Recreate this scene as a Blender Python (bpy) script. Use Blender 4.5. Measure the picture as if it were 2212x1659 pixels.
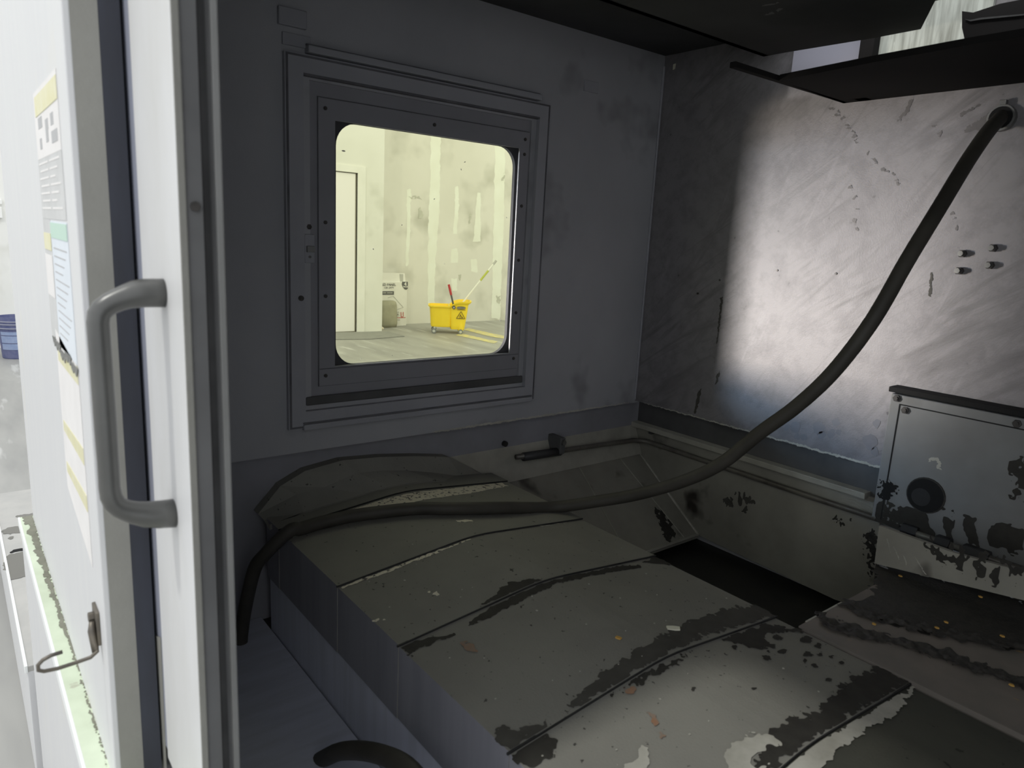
import bpy, bmesh, math, random
from mathutils import Vector, Matrix, noise as mnoise
random.seed(7)
sc = bpy.context.scene
COL = sc.collection
for o in list(bpy.data.objects):
    bpy.data.objects.remove(o)

# ------------------------------------------------------------------ camera
CAMZ = 1.29
RX = Vector((0.6160041, 0.7860881, 0.0510340))
RD = Vector((0.1899961, -0.0853897, -0.9780645))
RF = Vector((-0.7644870, 0.6121880, -0.2019541))
FPX, CX, CY = 1539.86, 1106.0, 829.5
cam_d = bpy.data.cameras.new('camera')
cam = bpy.data.objects.new('camera', cam_d)
COL.objects.link(cam)
cam.matrix_world = Matrix(((RX.x, -RD.x, -RF.x, 0), (RX.y, -RD.y, -RF.y, 0), (RX.z, -RD.z, -RF.z, CAMZ), (0, 0, 0, 1)))
cam_d.sensor_width = 36.0
cam_d.lens = FPX * 36.0 / 2212.0
cam_d.clip_start = 0.02
cam_d.dof.use_dof = True
cam_d.dof.focus_distance = 2.6
cam_d.dof.aperture_fstop = 9.0
sc.camera = cam

# ------------------------------------------------------------------ light, exposure
sc.view_settings.view_transform = 'Standard'
sc.view_settings.look = 'None'
sc.view_settings.exposure = 0.0
sc.view_settings.gamma = 1.0
sc.view_settings.use_curve_mapping = False
sc.cycles.use_denoising = True
sc.cycles.max_bounces = 10
sc.cycles.diffuse_bounces = 6
sc.cycles.transparent_max_bounces = 8
sc.cycles.caustics_reflective = False
sc.cycles.caustics_refractive = False

world = bpy.data.worlds.new('shop_air')
sc.world = world
world.use_nodes = True
wb = world.node_tree.nodes['Background']
wb.inputs[0].default_value = (0.93, 0.96, 1.0, 1)
wb.inputs[1].default_value = 1.30


def area(name, loc, target, sx, sy, power, color=(1, 1, 1), spread=180):
    l = bpy.data.lights.new(name, 'AREA')
    l.shape = 'RECTANGLE'
    l.size, l.size_y = sx, sy
    l.energy = power
    l.color = color
    l.spread = math.radians(spread)
    o = bpy.data.objects.new(name, l)
    COL.objects.link(o)
    o.location = loc
    d = Vector(target) - Vector(loc)
    o.rotation_euler = d.to_track_quat('-Z', 'Y').to_euler()
    return o


# two unseen lamps added left of the machine, shining through the chamber's side window
area('added_side_lamp_low', (-2.42, -0.23, 1.07), (-1.52, 0.93, 1.09), 0.24, 0.24, 4.2, (0.98, 0.87, 1.04), 32)
area('added_side_lamp_high', (-2.42, -0.23, 1.33), (-1.52, 0.93, 1.18), 0.24, 0.26, 1.6, (0.46, 0.66, 1.32), 36)
# high shop lamp in front of the machine
area('shop_lamp_front', (-0.92, -3.2, 6.7), (-0.9, 0.15, 1.2), 0.36, 0.36, 165, (1.0, 0.985, 0.93))
# shop lamps on the window side and at the far left
area('shop_lamp_window_side', (-5.2, 6.4, 4.6), (-8.0, 5.2, 0.8), 2.4, 1.2, 40, (1.0, 0.97, 0.86))
area('shop_lamp_left_side', (-5.6, 0.6, 4.4), (-8.0, 0.6, 1.6), 2.4, 1.2, 14, (1.0, 0.97, 0.92))
area('shop_lamp_behind_machine', (-0.55, 2.1, 3.1), (-0.75, 1.66, 1.7), 0.7, 0.3, 1.5, (0.93, 1.0, 0.95))


# ------------------------------------------------------------------ photo geometry
def ray(u, v):
    return (RX * ((u - CX) / FPX) + RD * ((v - CY) / FPX) + RF)


def at(u, v, ax, val):
    """Point of the plane <axis> = <val> seen at photo pixel u, v."""
    d = ray(u, v)
    o = Vector((0, 0, CAMZ))
    t = (val - o[ax]) / d[ax]
    return o + d * t


# ------------------------------------------------------------------ materials
def srgb(r, g, b):
    def f(c):
        c /= 255.0
        return c / 12.92 if c <= 0.04045 else ((c + 0.055) / 1.055) ** 2.4
    return (f(r), f(g), f(b), 1.0)


class NT:
    def __init__(self, m):
        self.t = m.node_tree
        self.n = m.node_tree.nodes
        self.l = m.node_tree.links

    def add(self, k, **kw):
        n = self.n.new(k)
        for a, b in kw.items():
            setattr(n, a, b)
        return n

    def link(self, a, b):
        self.l.new(a, b)

    def coords(self, scale=(1, 1, 1), rot=(0, 0, 0)):
        tc = self.add('ShaderNodeTexCoord')
        mp = self.add('ShaderNodeMapping')
        mp.inputs['Scale'].default_value = scale
        mp.inputs['Rotation'].default_value = rot
        self.link(tc.outputs['Object'], mp.inputs['Vector'])
        return mp.outputs[0]

    def noise(self, vec, scale, detail=4, rough=0.6, dist=0.0):
        n = self.add('ShaderNodeTexNoise')
        n.inputs['Scale'].default_value = scale
        n.inputs['Detail'].default_value = detail
        n.inputs['Roughness'].default_value = rough
        n.inputs['Distortion'].default_value = dist
        self.link(vec, n.inputs['Vector'])
        return n.outputs[0]

    def ramp(self, fac, lo, hi):
        r = self.add('ShaderNodeMapRange')
        r.inputs[1].default_value = lo
        r.inputs[2].default_value = hi
        self.link(fac, r.inputs[0])
        return r.outputs[0]

    def mix(self, fac, a, b):
        m = self.add('ShaderNodeMix', data_type='RGBA')
        if isinstance(fac, (int, float)):
            m.inputs[0].default_value = fac
        else:
            self.link(fac, m.inputs[0])
        for s, v in ((6, a), (7, b)):
            if isinstance(v, tuple):
                m.inputs[s].default_value = v
            else:
                self.link(v, m.inputs[s])
        return m.outputs[2]

    def math(self, op, a, b=None):
        m = self.add('ShaderNodeMath', operation=op)
        for i, v in enumerate((a, b)):
            if v is None:
                continue
            if isinstance(v, (int, float)):
                m.inputs[i].default_value = v
            else:
                self.link(v, m.inputs[i])
        return m.outputs[0]


def newmat(name):
    m = bpy.data.materials.new(name)
    m.use_nodes = True
    return m, NT(m), m.node_tree.nodes['Principled BSDF']


def M(name, c1, c2=None, scale=6, rough=0.6, metal=0.0, bump=0.0, bscale=150, stretch=(1, 1, 1), rot=(0, 0, 0),
      lo=0.35, hi=0.65, c3=None, s3=30, t3=0.66, spec=0.4, w3=0.03, stretch3=(1, 1, 1)):
    m, t, b = newmat(name)
    vec = t.coords(stretch, rot)
    col = c1
    if c2 is not None:
        col = t.mix(t.ramp(t.noise(vec, scale), lo, hi), c1, c2)
    if c3 is not None:
        v3 = t.coords(stretch3)
        col = t.mix(t.ramp(t.noise(v3, s3, 3, 0.55), t3, t3 + w3), col, c3)
    if isinstance(col, tuple):
        b.inputs['Base Color'].default_value = col
    else:
        t.link(col, b.inputs['Base Color'])
    b.inputs['Roughness'].default_value = rough
    b.inputs['Metallic'].default_value = metal
    b.inputs['Specular IOR Level'].default_value = spec
    if bump > 0:
        bp = t.add('ShaderNodeBump')
        bp.inputs['Strength'].default_value = bump
        bp.inputs['Distance'].default_value = 0.002
        t.link(t.noise(t.coords(), bscale, 3), bp.inputs['Height'])
        t.link(bp.outputs[0], b.inputs['Normal'])
    return m


# machine paints
M_WALL = M('chamber_grey_paint', (0.41, 0.415, 0.435, 1), (0.365, 0.37, 0.39, 1), 3, 0.6, bump=0.15, bscale=260,
           c3=(0.24, 0.24, 0.25, 1), s3=5, t3=0.60, w3=0.14)
M_FRAME = M('window_frame_paint', (0.38, 0.385, 0.415, 1), (0.335, 0.34, 0.365, 1), 4, 0.55, bump=0.1)
M_SASH = M('sash_panel_paint', (0.30, 0.30, 0.325, 1), (0.26, 0.26, 0.28, 1), 4, 0.55)
M_GROOVE = M('grimy_groove', (0.10, 0.10, 0.11, 1), (0.16, 0.16, 0.17, 1), 12, 0.8)
M_GLOSS = M('pane_gasket_rubber', (0.075, 0.075, 0.08, 1), None, rough=0.8, spec=0.1)
M_DARK = M('dark_oily_steel', (0.055, 0.055, 0.055, 1), (0.03, 0.03, 0.032, 1), 5, 0.5, bump=0.2)
M_RECESS = M('dark_paint_recess_shade', (0.12, 0.12, 0.12, 1), (0.075, 0.075, 0.075, 1), 6, 0.55)
M_BLACK = M('black_rubber', (0.018, 0.018, 0.018, 1), (0.03, 0.03, 0.03, 1), 20, 0.6)
M_HOLE = M('hole_black', (0.01, 0.01, 0.01, 1), None, rough=0.9)
M_HOSE = M('hose_rubber', (0.066, 0.061, 0.050, 1), (0.042, 0.039, 0.032, 1), 9, 0.62, bump=0.1, bscale=90)
M_CHUTE = M('chute_sheet', (0.34, 0.33, 0.28, 1), (0.22, 0.21, 0.18, 1), 4.5, 0.5, lo=0.3, hi=0.7,
            c3=(0.035, 0.03, 0.025, 1), s3=7, t3=0.60, w3=0.12, bump=0.15)
M_FLANGE = M('flange_sheet', (0.42, 0.41, 0.35, 1), (0.31, 0.30, 0.255, 1), 9, 0.5)
M_PIT = M('pit_floor_oily', (0.035, 0.034, 0.03, 1), (0.02, 0.02, 0.02, 1), 8, 0.45)
M_PLATE = M('way_cover_steel', (0.25, 0.245, 0.215, 1), (0.215, 0.21, 0.187, 1), 5, 0.72, spec=0.22, bump=0.25, bscale=320,
            c3=(0.06, 0.058, 0.052, 1), s3=95, t3=0.68, w3=0.03)
M_SKIRT = M('cover_skirt_haze', (0.25, 0.25, 0.275, 1), (0.21, 0.21, 0.235, 1), 6, 0.6, stretch=(5, 1, 0.4))  # upright faces toned bluish for the same lens haze
M_APRON = M('apron_grey_haze', (0.55, 0.57, 0.66, 1), (0.48, 0.50, 0.57, 1), 5, 0.7, stretch=(8, 1, 0.4))  # bluish lightness puts lens haze over the pit into the colour
M_PLATE5 = M('way_cover_steel_oily_shadow', (0.085, 0.085, 0.068, 1), (0.055, 0.056, 0.046, 1), 4, 0.65, spec=0.25, bump=0.2, bscale=300,
             c3=(0.03, 0.03, 0.025, 1), s3=60, t3=0.68)  # near plate: a cast shadow is put into the oily colour
M_STAIN = M('oil_stain', (0.034, 0.032, 0.028, 1), (0.046, 0.044, 0.038, 1), 40, 0.7, spec=0.2)
M_SPOT = M('faint_oil_spot', (0.17, 0.168, 0.185, 1), (0.20, 0.198, 0.215, 1), 20, 0.5)
M_BAND = M('recess_grey_paint', (0.30, 0.30, 0.33, 1), (0.25, 0.25, 0.27, 1), 6, 0.6)
M_FLECK = M('wall_grime', (0.115, 0.108, 0.108, 1), (0.15, 0.14, 0.14, 1), 30, 0.6)
M_STAIN2 = M('oil_film', (0.062, 0.059, 0.052, 1), (0.080, 0.077, 0.068, 1), 30, 0.7, spec=0.2)
M_CREAM = M('old_cream_paint', (0.74, 0.69, 0.56, 1), (0.10, 0.095, 0.085, 1), 110, 0.6, stretch=(1.0, 0.8, 1), lo=0.56, hi=0.60)
M_BARE = M('wiped_light_steel', (0.52, 0.51, 0.45, 1), (0.36, 0.35, 0.30, 1), 18, 0.5)
M_RUST = M('rust_spot', (0.30, 0.16, 0.09, 1), (0.24, 0.20, 0.16, 1), 60, 0.8)
M_OCHRE = M('ochre_chip', (0.55, 0.33, 0.08, 1), None, rough=0.7)
M_SWARF = M('wet_swarf', (0.045, 0.042, 0.036, 1), (0.022, 0.021, 0.019, 1), 70, 0.5, bump=0.6, bscale=200)
M_QPLATE = M('worn_guard_steel', (0.22, 0.19, 0.165, 1), (0.15, 0.137, 0.12, 1), 6, 0.5,
             c3=(0.42, 0.26, 0.06, 1), s3=14, t3=0.70, w3=0.04, stretch3=(1, 2.5, 1))
M_HOOD = M('hood_black_paint', (0.017, 0.016, 0.016, 1), (0.013, 0.0125, 0.0125, 1), 4, 0.85, spec=0.12)
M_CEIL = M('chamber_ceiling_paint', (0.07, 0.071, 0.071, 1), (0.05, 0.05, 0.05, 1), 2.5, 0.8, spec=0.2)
M_LAV = M('upper_wall_paint', (0.30, 0.30, 0.36, 1), None, rough=0.5)
M_DRIP = M('drip_streaked_sheet', (0.60, 0.63, 0.57, 1), (0.30, 0.31, 0.27, 1), 16, 0.35, stretch=(3.5, 1, 0.35), lo=0.40, hi=0.66,
           c3=(0.85, 0.9, 0.82, 1), s3=45, t3=0.68, stretch3=(2.5, 1, 0.3))
M_STEEL = M('dull_steel', (0.30, 0.30, 0.29, 1), (0.20, 0.20, 0.19, 1), 30, 0.38, metal=0.7)
M_SCREW = M('dirty_bolt_steel', (0.09, 0.082, 0.075, 1), (0.045, 0.042, 0.04, 1), 60, 0.5, metal=0.2)
M_PIPE = M('dirty_pipe_steel', (0.20, 0.19, 0.16, 1), (0.08, 0.07, 0.062, 1), 8, 0.4, metal=0.2)
M_BOX = M('access_cover_paint', (0.23, 0.235, 0.235, 1), (0.175, 0.175, 0.17, 1), 4, 0.45, bump=0.1,
          c3=(0.07, 0.065, 0.055, 1), s3=5, t3=0.63, w3=0.15)
M_WORN = M('worn_paint_gap', (0.55, 0.53, 0.46, 1), (0.3, 0.29, 0.25, 1), 25, 0.6)
# front of the machine
M_WHITE = M('machine_white_paint', (0.69, 0.69, 0.685, 1), (0.665, 0.665, 0.67, 1), 4, 0.42, stretch=(6, 1, 0.6), bump=0.05,
            c3=(0.70, 0.68, 0.62, 1), s3=4, t3=0.62, w3=0.1)
M_STILE = M('door_white_paint', (0.69, 0.69, 0.69, 1), (0.62, 0.615, 0.60, 1), 10, 0.4, stretch=(1, 1, 0.3), bump=0.06)
M_RETURN = M('panel_edge_grey', (0.30, 0.295, 0.265, 1), (0.255, 0.25, 0.225, 1), 7, 0.6, bump=0.3, bscale=120)
M_DOORDK = M('door_face_shade', (0.27, 0.285, 0.35, 1), (0.24, 0.25, 0.30, 1), 6, 0.7)  # door face toned dark for the shade behind the panel
M_GAPSHADE = M('gap_shade_dark', (0.052, 0.056, 0.072, 1), (0.044, 0.046, 0.056, 1), 30, 0.8, stretch=(1, 1, 0.2))
M_DOORSD = M('door_edge_dark', (0.16, 0.16, 0.16, 1), (0.12, 0.12, 0.12, 1), 7, 0.6)
M_JAMB = M('door_jamb_grey', (0.30, 0.30, 0.29, 1), (0.24, 0.24, 0.23, 1), 9, 0.55)
M_GREEN = M('pale_green_ledge_paint', (0.67, 0.75, 0.58, 1), (0.54, 0.61, 0.46, 1), 9, 0.5, c3=(0.45, 0.47, 0.36, 1), s3=22, t3=0.64)
M_LEDGEDK = M('ledge_grime', (0.17, 0.17, 0.13, 1), (0.23, 0.23, 0.18, 1), 30, 0.7)
M_EDGEWHT = M('ledge_edge_white', (0.86, 0.88, 0.86, 1), None, rough=0.4)
M_HANDLE = M('door_handle_grey', (0.115, 0.115, 0.108, 1), (0.09, 0.09, 0.086, 1), 12, 0.32, metal=0.2, spec=0.6)
M_HOOK = M('rusty_hook_steel', (0.17, 0.15, 0.12, 1), (0.11, 0.10, 0.09, 1), 40, 0.42, metal=0.5)
M_PAPER = M('paper_white', (0.80, 0.78, 0.76, 1), (0.74, 0.72, 0.70, 1), 12, 0.8)
M_PAPERG = M('paper_grey_print', (0.55, 0.55, 0.54, 1), (0.62, 0.62, 0.61, 1), 20, 0.7)
M_PAPERB = M('paper_bluish', (0.72, 0.76, 0.80, 1), (0.68, 0.72, 0.76, 1), 14, 0.7)
M_PRINT = M('print_grey', (0.46, 0.46, 0.46, 1), None, rough=0.8)
M_PGREEN = M('print_green', (0.52, 0.68, 0.58, 1), None, rough=0.7)
M_TAPE = M('yellowed_tape', (0.72, 0.68, 0.38, 1), (0.78, 0.75, 0.52, 1), 30, 0.35)
# shop
M_SHOPW = M('shop_plaster_wall', (0.80, 0.80, 0.76, 1), (0.74, 0.74, 0.69, 1), 1.4, 0.8, c3=(0.62, 0.62, 0.56, 1), s3=2.2, t3=0.60, w3=0.16)
M_SHOPR = M('grimy_plaster_wall', (0.76, 0.745, 0.70, 1), (0.70, 0.685, 0.635, 1), 1.1, 0.8, c3=(0.52, 0.51, 0.455, 1), s3=1.7, t3=0.52, w3=0.20)
M_DOORW = M('shop_door_white', (0.86, 0.84, 0.83, 1), None, rough=0.5)
M_STOP = M('door_stop_beige', (0.50, 0.46, 0.36, 1), None, rough=0.8)
M_CASING = M('door_casing_white', (0.84, 0.84, 0.80, 1), (0.78, 0.78, 0.73, 1), 4, 0.6)
M_SEAM = M('joint_compound_strip', (0.84, 0.86, 0.80, 1), (0.80, 0.81, 0.74, 1), 5, 0.8)
M_SCUFF = M('wall_scuff', (0.50, 0.50, 0.44, 1), (0.60, 0.60, 0.53, 1), 30, 0.9)
M_CONC = M('shop_concrete_floor', (0.40, 0.395, 0.37, 1), (0.29, 0.287, 0.275, 1), 1.6, 0.5, bump=0.05, stretch=(0.5, 2.2, 1),
           c3=(0.52, 0.52, 0.50, 1), s3=3, t3=0.60, w3=0.1, stretch3=(0.5, 3, 1))
M_TAPEY = M('floor_line_yellow', (0.72, 0.64, 0.25, 1), (0.52, 0.49, 0.34, 1), 14, 0.7, lo=0.4, hi=0.62)
M_MAT = M('floor_mat_grey', (0.30, 0.30, 0.28, 1), (0.26, 0.26, 0.245, 1), 9, 0.9)
M_YEL = M('bucket_yellow', (0.95, 0.72, 0.045, 1), (0.92, 0.68, 0.04, 1), 6, 0.4)
M_GRYPL = M('grey_plastic', (0.10, 0.10, 0.10, 1), None, rough=0.5)
M_REDPL = M('red_grip', (0.48, 0.045, 0.05, 1), None, rough=0.5)
M_POLEW = M('pole_white', (0.85, 0.85, 0.80, 1), None, rough=0.4)
M_POLEG = M('pole_green', (0.52, 0.56, 0.10, 1), None, rough=0.5)
M_BADGE = M('badge_grey', (0.16, 0.15, 0.12, 1), None, rough=0.5)
M_TRI = M('warning_print', (0.16, 0.11, 0.02, 1), None, rough=0.6)
M_TYRE = M('caster_tyre', (0.20, 0.21, 0.21, 1), None, rough=0.6)
M_WHEELC = M('caster_steel', (0.62, 0.63, 0.62, 1), None, rough=0.35, metal=0.4)
M_CARD = M('carton_white', (0.80, 0.79, 0.75, 1), (0.75, 0.74, 0.70, 1), 5, 0.7)
M_INK = M('carton_ink', (0.13, 0.13, 0.13, 1), None, rough=0.8)
M_INKL = M('carton_ink_light', (0.50, 0.50, 0.47, 1), None, rough=0.8)
M_INKR = M('carton_ink_red', (0.55, 0.13, 0.12, 1), None, rough=0.8)
M_SACK = M('sack_beige', (0.40, 0.385, 0.29, 1), (0.33, 0.32, 0.24, 1), 9, 0.9, bump=0.3, bscale=60)
M_PAIL = M('pail_blue_grey', (0.085, 0.10, 0.22, 1), (0.14, 0.15, 0.26, 1), 14, 0.5)
M_PAILL = M('pail_label', (0.24, 0.31, 0.48, 1), (0.30, 0.36, 0.52, 1), 20, 0.5)
M_PAILIN = M('pail_inside', (0.42, 0.37, 0.26, 1), None, rough=0.7)
M_RIB = M('pail_rib_grey', (0.32, 0.33, 0.40, 1), None, rough=0.5)
M_TANK = M('tank_top_grey', (0.47, 0.46, 0.43, 1), (0.40, 0.395, 0.375, 1), 7, 0.5)
M_PUDDLE = M('puddle_water', (0.13, 0.125, 0.11, 1), None, rough=0.08, spec=0.6)
M_SWITCH = M('switch_white', (0.82, 0.82, 0.79, 1), None, rough=0.4)
M_CHIPW = M('white_chip', (0.75, 0.74, 0.60, 1), None, rough=0.7)
M_TORN = M('torn_paper', (0.50, 0.40, 0.26, 1), (0.75, 0.73, 0.62, 1), 20, 0.8)


def make_backwall_mat():
    m, t, b = newmat('back_wall_smeared_paint')
    g = t.noise(t.coords(), 3.2, 5)
    col = t.mix(t.ramp(g, 0.3, 0.7), (0.395, 0.375, 0.375, 1), (0.335, 0.32, 0.325, 1))
    # wiping smears, two directions
    s1 = t.noise(t.coords((1, 1, 1), (0, math.radians(38), 0)), 1.0, 1)
    for ang, sx, sz, lo, hi, c, d in ((38, 2.0, 13, 0.50, 0.72, (0.20, 0.188, 0.188, 1), 2.2),
                                      (56, 1.5, 34, 0.55, 0.75, (0.265, 0.25, 0.25, 1), 1.8),
                                      (14, 2.5, 24, 0.57, 0.76, (0.25, 0.235, 0.235, 1), 1.5),
                                      (34, 3.0, 70, 0.58, 0.80, (0.235, 0.22, 0.22, 1), 1.0),
                                      (72, 1.2, 16, 0.58, 0.74, (0.46, 0.44, 0.445, 1), 1.2)):
        v = t.coords((sx, 1, sz), (0, math.radians(ang), 0))
        # rotate first, then stretch: use two mappings
        tc = t.add('ShaderNodeTexCoord')
        m1 = t.add('ShaderNodeMapping')
        m1.inputs['Rotation'].default_value = (0, math.radians(ang), 0)
        m2 = t.add('ShaderNodeMapping')
        m2.inputs['Scale'].default_value = (sx, 1, sz)
        t.link(tc.outputs['Object'], m1.inputs[0])
        t.link(m1.outputs[0], m2.inputs[0])
        n = t.noise(m2.outputs[0], 1.0, 4, 0.6, d)
        msk = t.ramp(t.noise(t.coords(), 2.0 + ang * 0.05, 2), 0.44, 0.60)
        col = t.mix(t.math('MULTIPLY', t.ramp(n, lo, hi), msk), col, c)
    col = t.mix(t.ramp(t.noise(t.coords(), 17, 5, 0.7), 0.45, 0.75), col, (0.25, 0.235, 0.24, 1))
    # grime spots
    col = t.mix(t.ramp(t.noise(t.coords(), 34, 2), 0.73, 0.78), col, (0.16, 0.15, 0.15, 1))
    dk = t.add('ShaderNodeMix', data_type='RGBA', blend_type='MULTIPLY')
    dk.inputs[0].default_value = 1.0
    t.link(col, dk.inputs[6])
    dk.inputs[7].default_value = (0.63, 0.63, 0.645, 1)
    t.link(dk.outputs[2], b.inputs['Base Color'])
    b.inputs['Roughness'].default_value = 0.55
    bp = t.add('ShaderNodeBump')
    bp.inputs['Strength'].default_value = 0.35
    bp.inputs['Distance'].default_value = 0.0012
    t.link(t.noise(t.coords(), 330, 2), bp.inputs['Height'])
    t.link(bp.outputs[0], b.inputs['Normal'])
    return m


M_BACK = make_backwall_mat()


def make_glass():
    m = bpy.data.materials.new('tinted_polycarbonate')
    m.use_nodes = True
    t = NT(m)
    t.n.clear()
    out = t.add('ShaderNodeOutputMaterial')
    tr = t.add('ShaderNodeBsdfTransparent')
    tr.inputs[0].default_value = (0.95, 0.95, 0.80, 1)
    gl = t.add('ShaderNodeBsdfGlossy')
    gl.inputs['Roughness'].default_value = 0.05
    mx = t.add('ShaderNodeMixShader')
    mx.inputs[0].default_value = 0.03
    t.link(tr.outputs[0], mx.inputs[1])
    t.link(gl.outputs[0], mx.inputs[2])
    t.link(mx.outputs[0], out.inputs[0])
    return m


M_GLASS = make_glass()


# ------------------------------------------------------------------ object helpers
def tag(o, label, cat, group=None, kind=None):
    o['label'] = label
    o['category'] = cat
    if group:
        o['group'] = group
    if kind:
        o['kind'] = kind
    return o


def thing(name, label, cat, loc, group=None):
    o = bpy.data.objects.new(name, None)
    o.empty_display_size = 0.05
    COL.objects.link(o)
    o.location = loc
    return tag(o, label, cat, group)


def wloc(o):
    v = Vector((0, 0, 0))
    while o is not None:
        v = v + o.location
        o = o.parent
    return v


class MB:
    def __init__(self):
        self.b = bmesh.new()

    def box(self, a, c):
        vs = [self.b.verts.new((x, y, z)) for x in (a[0], c[0]) for y in (a[1], c[1]) for z in (a[2], c[2])]
        for f in ((0, 1, 3, 2), (4, 6, 7, 5), (0, 4, 5, 1), (2, 3, 7, 6), (0, 2, 6, 4), (1, 5, 7, 3)):
            self.b.faces.new([vs[i] for i in f])
        return self

    def prism(self, pts, vec):
        """Closed polygon of 3-D points swept along vec."""
        v = Vector(vec)
        a = [self.b.verts.new(p) for p in pts]
        c = [self.b.verts.new(Vector(p) + v) for p in pts]
        n = len(pts)
        self.b.faces.new(a)
        self.b.faces.new(list(reversed(c)))
        for i in range(n):
            self.b.faces.new((a[i], c[i], c[(i + 1) % n], a[(i + 1) % n]))
        return self

    def loft(self, rings, close=True, caps=True):
        vs = [[self.b.verts.new(p) for p in r] for r in rings]
        n = len(vs[0])
        for i in range(len(vs) - 1):
            for j in range(n if close else n - 1):
                k = (j + 1) % n
                self.b.faces.new((vs[i][j], vs[i][k], vs[i + 1][k], vs[i + 1][j]))
        if caps and close:
            self.b.faces.new(list(reversed(vs[0])))
            self.b.faces.new(vs[-1])
        return self

    def tube(self, pts, r, seg=12):
        pts = [Vector(p) for p in pts]
        rs = r if isinstance(r, (list, tuple)) else [r] * len(pts)
        rings = []
        up = None
        for i, p in enumerate(pts):
            d = (pts[min(i + 1, len(pts) - 1)] - pts[max(i - 1, 0)]).normalized()
            if up is None:
                up = Vector((0, 0, 1)) if abs(d.z) < 0.9 else Vector((1, 0, 0))
            s = d.cross(up).normalized()
            up = s.cross(d).normalized()
            rings.append([p + (s * math.cos(a) + up * math.sin(a)) * rs[i] for a in [2 * math.pi * k / seg for k in range(seg)]])
        return self.loft(rings)

    def cyl(self, p, d, r, h, seg=16, r2=None):
        p = Vector(p)
        d = Vector(d).normalized()
        return self.tube([p, p + d * h], [r, r if r2 is None else r2], seg)

    def ring_plate(self, outer, inner, a0, a1, axis=0, r=0.0, seg=8):
        """Flat plate with a (round-cornered) rectangular hole; outer / inner = (s0, s1, t0, t1)."""
        def loop(rc, rad, n):
            s0, s1, t0, t1 = rc
            out = []
            for cx, cy, a in ((s1 - rad, t1 - rad, 0), (s0 + rad, t1 - rad, 90), (s0 + rad, t0 + rad, 180), (s1 - rad, t0 + rad, 270)):
                for k in range(n + 1):
                    an = math.radians(a + 90.0 * k / n)
                    out.append((cx + rad * math.cos(an), cy + rad * math.sin(an)))
            return out
        n = seg if r > 0 else 1
        li = loop(inner, max(r, 1e-5), n)
        lo = loop(outer, 1e-5, n)

        def P(st, a):
            q = [0, 0, 0]
            q[axis] = a
            o2 = [k for k in range(3) if k != axis]
            q[o2[0]], q[o2[1]] = st
            return q
        rings = [[P(p, a0) for p in lo], [P(p, a1) for p in lo], [P(p, a1) for p in li], [P(p, a0) for p in li]]
        vs = [[self.b.verts.new(p) for p in rg] for rg in rings]
        m = len(li)
        for i in range(4):
            A, B = vs[i], vs[(i + 1) % 4]
            for j in range(m):
                k = (j + 1) % m
                self.b.faces.new((A[j], A[k], B[k], B[j]))
        return self

    def build(self, name, mat, parent=None, bevel=0.0, smooth=False, origin=None, seg=2, kind=None):
        bmesh.ops.remove_doubles(self.b, verts=self.b.verts, dist=1e-6)
        bmesh.ops.recalc_face_normals(self.b, faces=self.b.faces)
        if bevel > 0:
            es = [e for e in self.b.edges if len(e.link_faces) == 2 and e.calc_face_angle(0) > 0.6]
            bmesh.ops.bevel(self.b, geom=es, offset=bevel, segments=seg, profile=0.5, affect='EDGES', clamp_overlap=True)
        base = wloc(parent) if parent is not None else Vector((0, 0, 0))
        loc = Vector((0, 0, 0))
        if origin is not None:
            loc = Vector(origin) - base
        for v in self.b.verts:
            v.co -= base + loc
        me = bpy.data.meshes.new(name)
        self.b.to_mesh(me)
        self.b.free()
        me.materials.append(mat)
        if smooth:
            for p in me.polygons:
                p.use_smooth = True
        o = bpy.data.objects.new(name, me)
        o.location = loc
        COL.objects.link(o)
        if parent is not None:
            o.parent = parent
        if kind:
            o['kind'] = kind
        return o


def struct(o):
    o['kind'] = 'structure'
    return o


def inpoly(x, y, P):
    c = False
    n = len(P)
    j = n - 1
    for i in range(n):
        if (P[i][1] > y) != (P[j][1] > y) and x < (P[j][0] - P[i][0]) * (y - P[i][1]) / (P[j][1] - P[i][1]) + P[i][0]:
            c = not c
        j = i
    return c


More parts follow.
